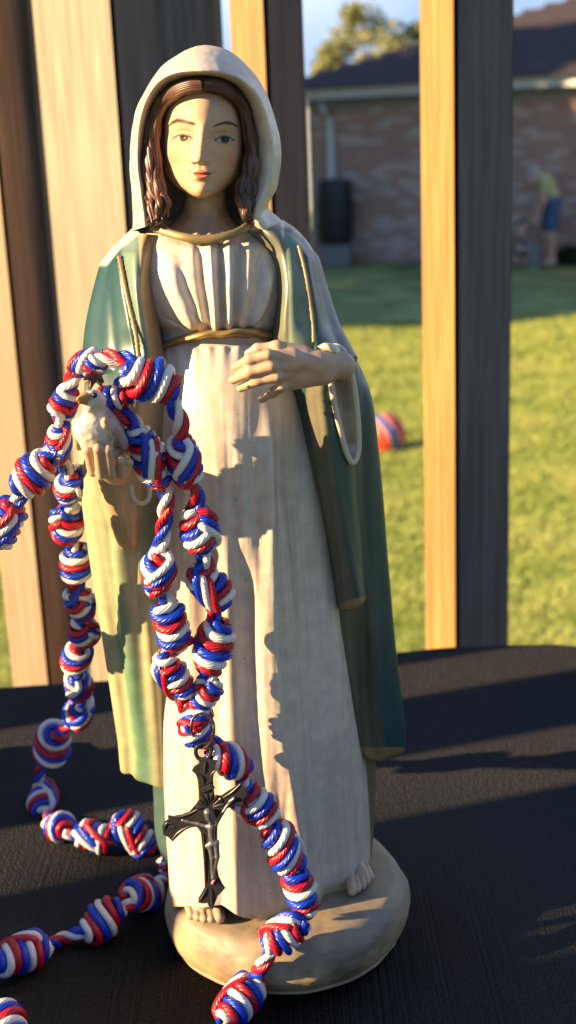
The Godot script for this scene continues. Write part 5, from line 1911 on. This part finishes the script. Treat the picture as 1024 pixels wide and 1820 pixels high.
func crucifix() -> void:
	var t := thing("crucifix", "dark gunmetal crucifix pendant hanging from a ring on the knotted cord rosary", "crucifix", cross_pt(520, 900, 0))
	var metal := plain(Color(0.050, 0.048, 0.048), 0.36, 0.6)
	metal.heightmap_enabled = true
	metal.heightmap_texture = mottle
	metal.heightmap_scale = 0.012
	metal.uv1_triplanar = true
	metal.uv1_scale = Vector3.ONE * 120.0
	var o := [[432, 300], [500, 282], [560, 308], [606, 312], [600, 350], [580, 400], [568, 480], [570, 560], [580, 640], [640, 640], [700, 600], [760, 565], [820, 512], [848, 560], [888, 590], [884, 640], [846, 690], [845, 745], [770, 738], [700, 765], [640, 815], [610, 880], [604, 1000], [606, 1150], [604, 1300], [618, 1390], [650, 1450], [682, 1498], [650, 1535], [612, 1570], [588, 1630], [562, 1702], [528, 1672], [512, 1638], [470, 1645], [428, 1636], [430, 1590], [460, 1540], [488, 1490], [486, 1380], [478, 1250], [464, 1100], [452, 985], [420, 940], [370, 930], [310, 965], [255, 1010], [192, 1072], [150, 1030], [104, 1008], [94, 930], [118, 880], [150, 862], [146, 822], [200, 830], [280, 815], [345, 790], [395, 735], [436, 690], [432, 600], [424, 500], [404, 448], [366, 414], [390, 372], [436, 345]]
	var poly := PackedVector2Array()
	for q in o:
		poly.append(Vector2(q[0], q[1]))
	var bag := Bag.new()
	var tri := Geometry2D.triangulate_polygon(poly)
	var inset := PackedVector2Array()
	var m := poly.size()
	var sgn := 1.0 if Geometry2D.is_polygon_clockwise(poly) else -1.0
	for k in m:
		var d := (poly[(k + 1) % m] - poly[(k + m - 1) % m]).normalized()
		inset.append(poly[k] + Vector2(d.y, -d.x) * 7.0 * sgn)
	if absf(area(inset)) > absf(area(poly)):
		for k in m:
			inset[k] = poly[k] * 2.0 - inset[k]
	var layers := [[poly, -1.1], [poly, 0.35], [inset, 0.8]]
	for l in layers:
		for k in m:
			bag.v.append(cross_pt(l[0][k].x, l[0][k].y, l[1]))
			bag.c.append(Color.WHITE)
			bag.t.append(Vector2.ZERO)
	for l in 2:
		for k in m:
			var a := l * m + k
			var b := l * m + (k + 1) % m
			bag.i.append_array(PackedInt32Array([a, b, a + m, b, b + m, a + m]))
	# flat faces get vertices of their own
	for side in 2:
		var f := bag.v.size()
		for k in m:
			bag.v.append(bag.v[(2 * m if side == 0 else 0) + k])
			bag.c.append(Color.WHITE)
			bag.t.append(Vector2.ZERO)
		for k in range(0, tri.size(), 3):
			bag.i.append_array(PackedInt32Array([f + tri[k], f + tri[k + 1], f + tri[k + 2]]))
	smooth(bag)
	# the front face must look forward
	for k in range(3 * m, 4 * m):
		if bag.n[k].z < 0:
			bag.n[k] = -bag.n[k]
	part("cross", bag.mesh(), metal, t)
	# raised rims and ornaments on the arms
	var orn := Bag.new()
	for line in [
		[[428, 440], [470, 480], [478, 540]], [[590, 410], [556, 450], [550, 500]], [[500, 325], [492, 380], [488, 440]],
		[[150, 835], [230, 845], [340, 815], [420, 775]], [[110, 960], [140, 900], [190, 905]], [[190, 1050], [250, 985], [330, 940], [400, 925]], [[150, 930], [215, 935]],
		[[660, 665], [740, 615], [820, 540]], [[840, 600], [880, 620]], [[690, 745], [760, 712], [840, 722]], [[650, 790], [700, 730], [770, 660]],
		[[440, 1620], [480, 1560], [510, 1500]], [[672, 1500], [620, 1470], [600, 1430]], [[560, 1690], [556, 1600], [552, 1500]], [[480, 1000], [490, 1200], [498, 1450]]]:
		var c := []
		for q in line:
			c.append(cross_pt(q[0], q[1], 0.8))
		var sp := spline(c, 14)
		var th := PackedFloat32Array()
		for k in 14:
			th.append((0.25 + 0.4 * sin(PI * (k + 0.5) / 14.0)) * MM * 0.8)
		tube(orn, sp, th, 7, Color.WHITE)
	part("scrollwork", orn.mesh(), metal, t)
	# fan of rays behind the head
	var fan := Bag.new()
	for k in 9:
		var a := deg_to_rad(-100.0 + 25.0 * k) + 0.12
		var d := Vector2(sin(a), -cos(a))
		var e := Vector2(d.y, -d.x)
		var c := Vector2(540, 750)
		var f := fan.v.size()
		for q in [[20, 3, 1.0], [120, 24, 1.3], [132, 0, 1.15], [120, -24, 1.3], [20, -3, 1.0], [76, 0, 1.75]]:
			var p := c + d * float(q[0]) + e * float(q[1])
			fan.v.append(cross_pt(p.x, p.y, q[2] - (0.25 if q[1] != 0 else 0.0)))
			fan.c.append(Color.WHITE)
			fan.t.append(Vector2.ZERO)
		for q in 5:
			fan.i.append_array(PackedInt32Array([f + q, f + (q + 1) % 5, f + 5]))
	smooth(fan)
	for k in fan.n.size():
		if fan.n[k].z < 0:
			fan.n[k] = -fan.n[k]
	part("halo", fan.mesh(), metal, t)
	# title plate with its letters
	var u := (cross_pt(575, 500, 0) - cross_pt(440, 556, 0)).normalized()
	var nrm := u.cross((cross_pt(500, 500, 0) - cross_pt(500, 560, 0)).normalized()).normalized()
	if nrm.z < 0:
		nrm = -nrm
	var fr := Basis(u, nrm.cross(u), nrm)
	var pc := cross_pt(506, 572, 1.0)
	var sc := scale_at(pc) / 5.2
	var pb := Bag.new()
	box(pb, pc, Vector3(140 * sc, 72 * sc, 0.7 * MM), fr, Color.WHITE, 0.15 * MM)
	part("title_plate", pb.mesh(), metal, t)
	var txt := TextMesh.new()
	var sf := SystemFont.new()
	sf.font_names = PackedStringArray(["Droid Serif"])
	txt.font = sf
	txt.text = "INRI"
	txt.font_size = 64
	txt.pixel_size = 0.01
	txt.depth = 0.08
	var tm := MeshInstance3D.new()
	tm.name = "letters"
	tm.mesh = txt
	tm.material_override = plain(Color(0.30, 0.28, 0.26), 0.35, 0.85)
	t.add_child(tm)

	tm.transform = Transform3D(fr.scaled(Vector3.ONE * 96.0 * sc / txt.get_aabb().size.x), pc + nrm * 0.42 * MM - t.position)
	# the figure
	var w := Color.WHITE
	var b := []
	b.append([cross_pt(520, 800, 3.0), cross_pt(530, 850, 2.8), 42 * sc, 34 * sc, w])
	b.append([cross_pt(545, 880, 2.4), cross_pt(550, 920, 2.0), 20 * sc, 22 * sc, w])
	b.append([cross_pt(525, 930, 1.8), cross_pt(585, 915, 1.8), 22 * sc, 20 * sc, w])
	b.append([cross_pt(552, 935, 1.9), cross_pt(552, 1010, 1.9), 40 * sc, 30 * sc, w])
	b.append([cross_pt(552, 1010, 1.9), cross_pt(565, 1080, 2.0), 30 * sc, 36 * sc, w])
	b.append([cross_pt(515, 1110, 2.2), cross_pt(600, 1075, 2.2), 26 * sc, 24 * sc, w])
	b.append([cross_pt(540, 1100, 2.2), cross_pt(560, 1220, 2.6), 32 * sc, 24 * sc, w])
	b.append([cross_pt(595, 1090, 2.2), cross_pt(606, 1210, 2.6), 28 * sc, 22 * sc, w])
	b.append([cross_pt(560, 1220, 2.6), cross_pt(558, 1350, 1.6), 22 * sc, 15 * sc, w])
	b.append([cross_pt(606, 1210, 2.6), cross_pt(580, 1350, 1.6), 21 * sc, 15 * sc, w])
	b.append([cross_pt(560, 1350, 1.6), cross_pt(562, 1410, 2.0), 15 * sc, 15 * sc, w])
	b.append([cross_pt(580, 1350, 1.6), cross_pt(572, 1410, 2.0), 14 * sc, 14 * sc, w])
	b.append([cross_pt(510, 930, 1.7), cross_pt(430, 905, 1.5), 20 * sc, 16 * sc, w])
	b.append([cross_pt(430, 905, 1.5), cross_pt(330, 885, 1.4), 16 * sc, 13 * sc, w])
	b.append([cross_pt(330, 885, 1.4), cross_pt(285, 872, 1.5), 17 * sc, 15 * sc, w])
	b.append([cross_pt(595, 905, 1.7), cross_pt(650, 810, 1.5), 19 * sc, 16 * sc, w])
	b.append([cross_pt(650, 810, 1.5), cross_pt(725, 700, 1.4), 16 * sc, 13 * sc, w])
	b.append([cross_pt(725, 700, 1.4), cross_pt(760, 670, 1.5), 16 * sc, 15 * sc, w])
	part("figure", blob(b, 0.22 * MM, 0.5 * MM).mesh(), plain(Color(0.17, 0.16, 0.155), 0.36, 0.55), t)
	part("pink_fleck", blob([[cross_pt(560, 1455, 1.2), cross_pt(582, 1420, 1.2), 15 * sc, 13 * sc, w]], 0.2 * MM, 0.2 * MM).mesh(), plain(Color(0.45, 0.14, 0.26), 0.5), t)
	# bail and the two rings
	for r in [["bail", [[430, 300, 0.2], [405, 245, 0.3], [420, 190, 0.3], [478, 155, 0.4], [540, 180, 0.3], [548, 240, 0.3], [520, 290, 0.2], [475, 306, 0.2]], 20.0], ["ring", [[440, 190, -1.0], [395, 120, 0.6], [366, 40, 1.0], [375, -60, 0.4], [440, -110, 0.0], [520, -90, 0.0], [566, -20, 0.6], [572, 60, 1.2], [548, 150, 1.6], [490, 205, 0.4]], 13.0]]:
		var rb := Bag.new()
		var c := []
		for q in r[1]:
			c.append(cross_pt(q[0], q[1], q[2] + (4.0 if r[0] == "ring" and q[1] < 100 else 0.0)))
		tube(rb, spline(c, 48, true), even(48, r[2] * sc), 9, w, true)
		part(r[0], rb.mesh(), metal, t)

func area(p: PackedVector2Array) -> float:
	var a := 0.0
	for k in p.size():
		a += p[k].cross(p[(k + 1) % p.size()])
	return a
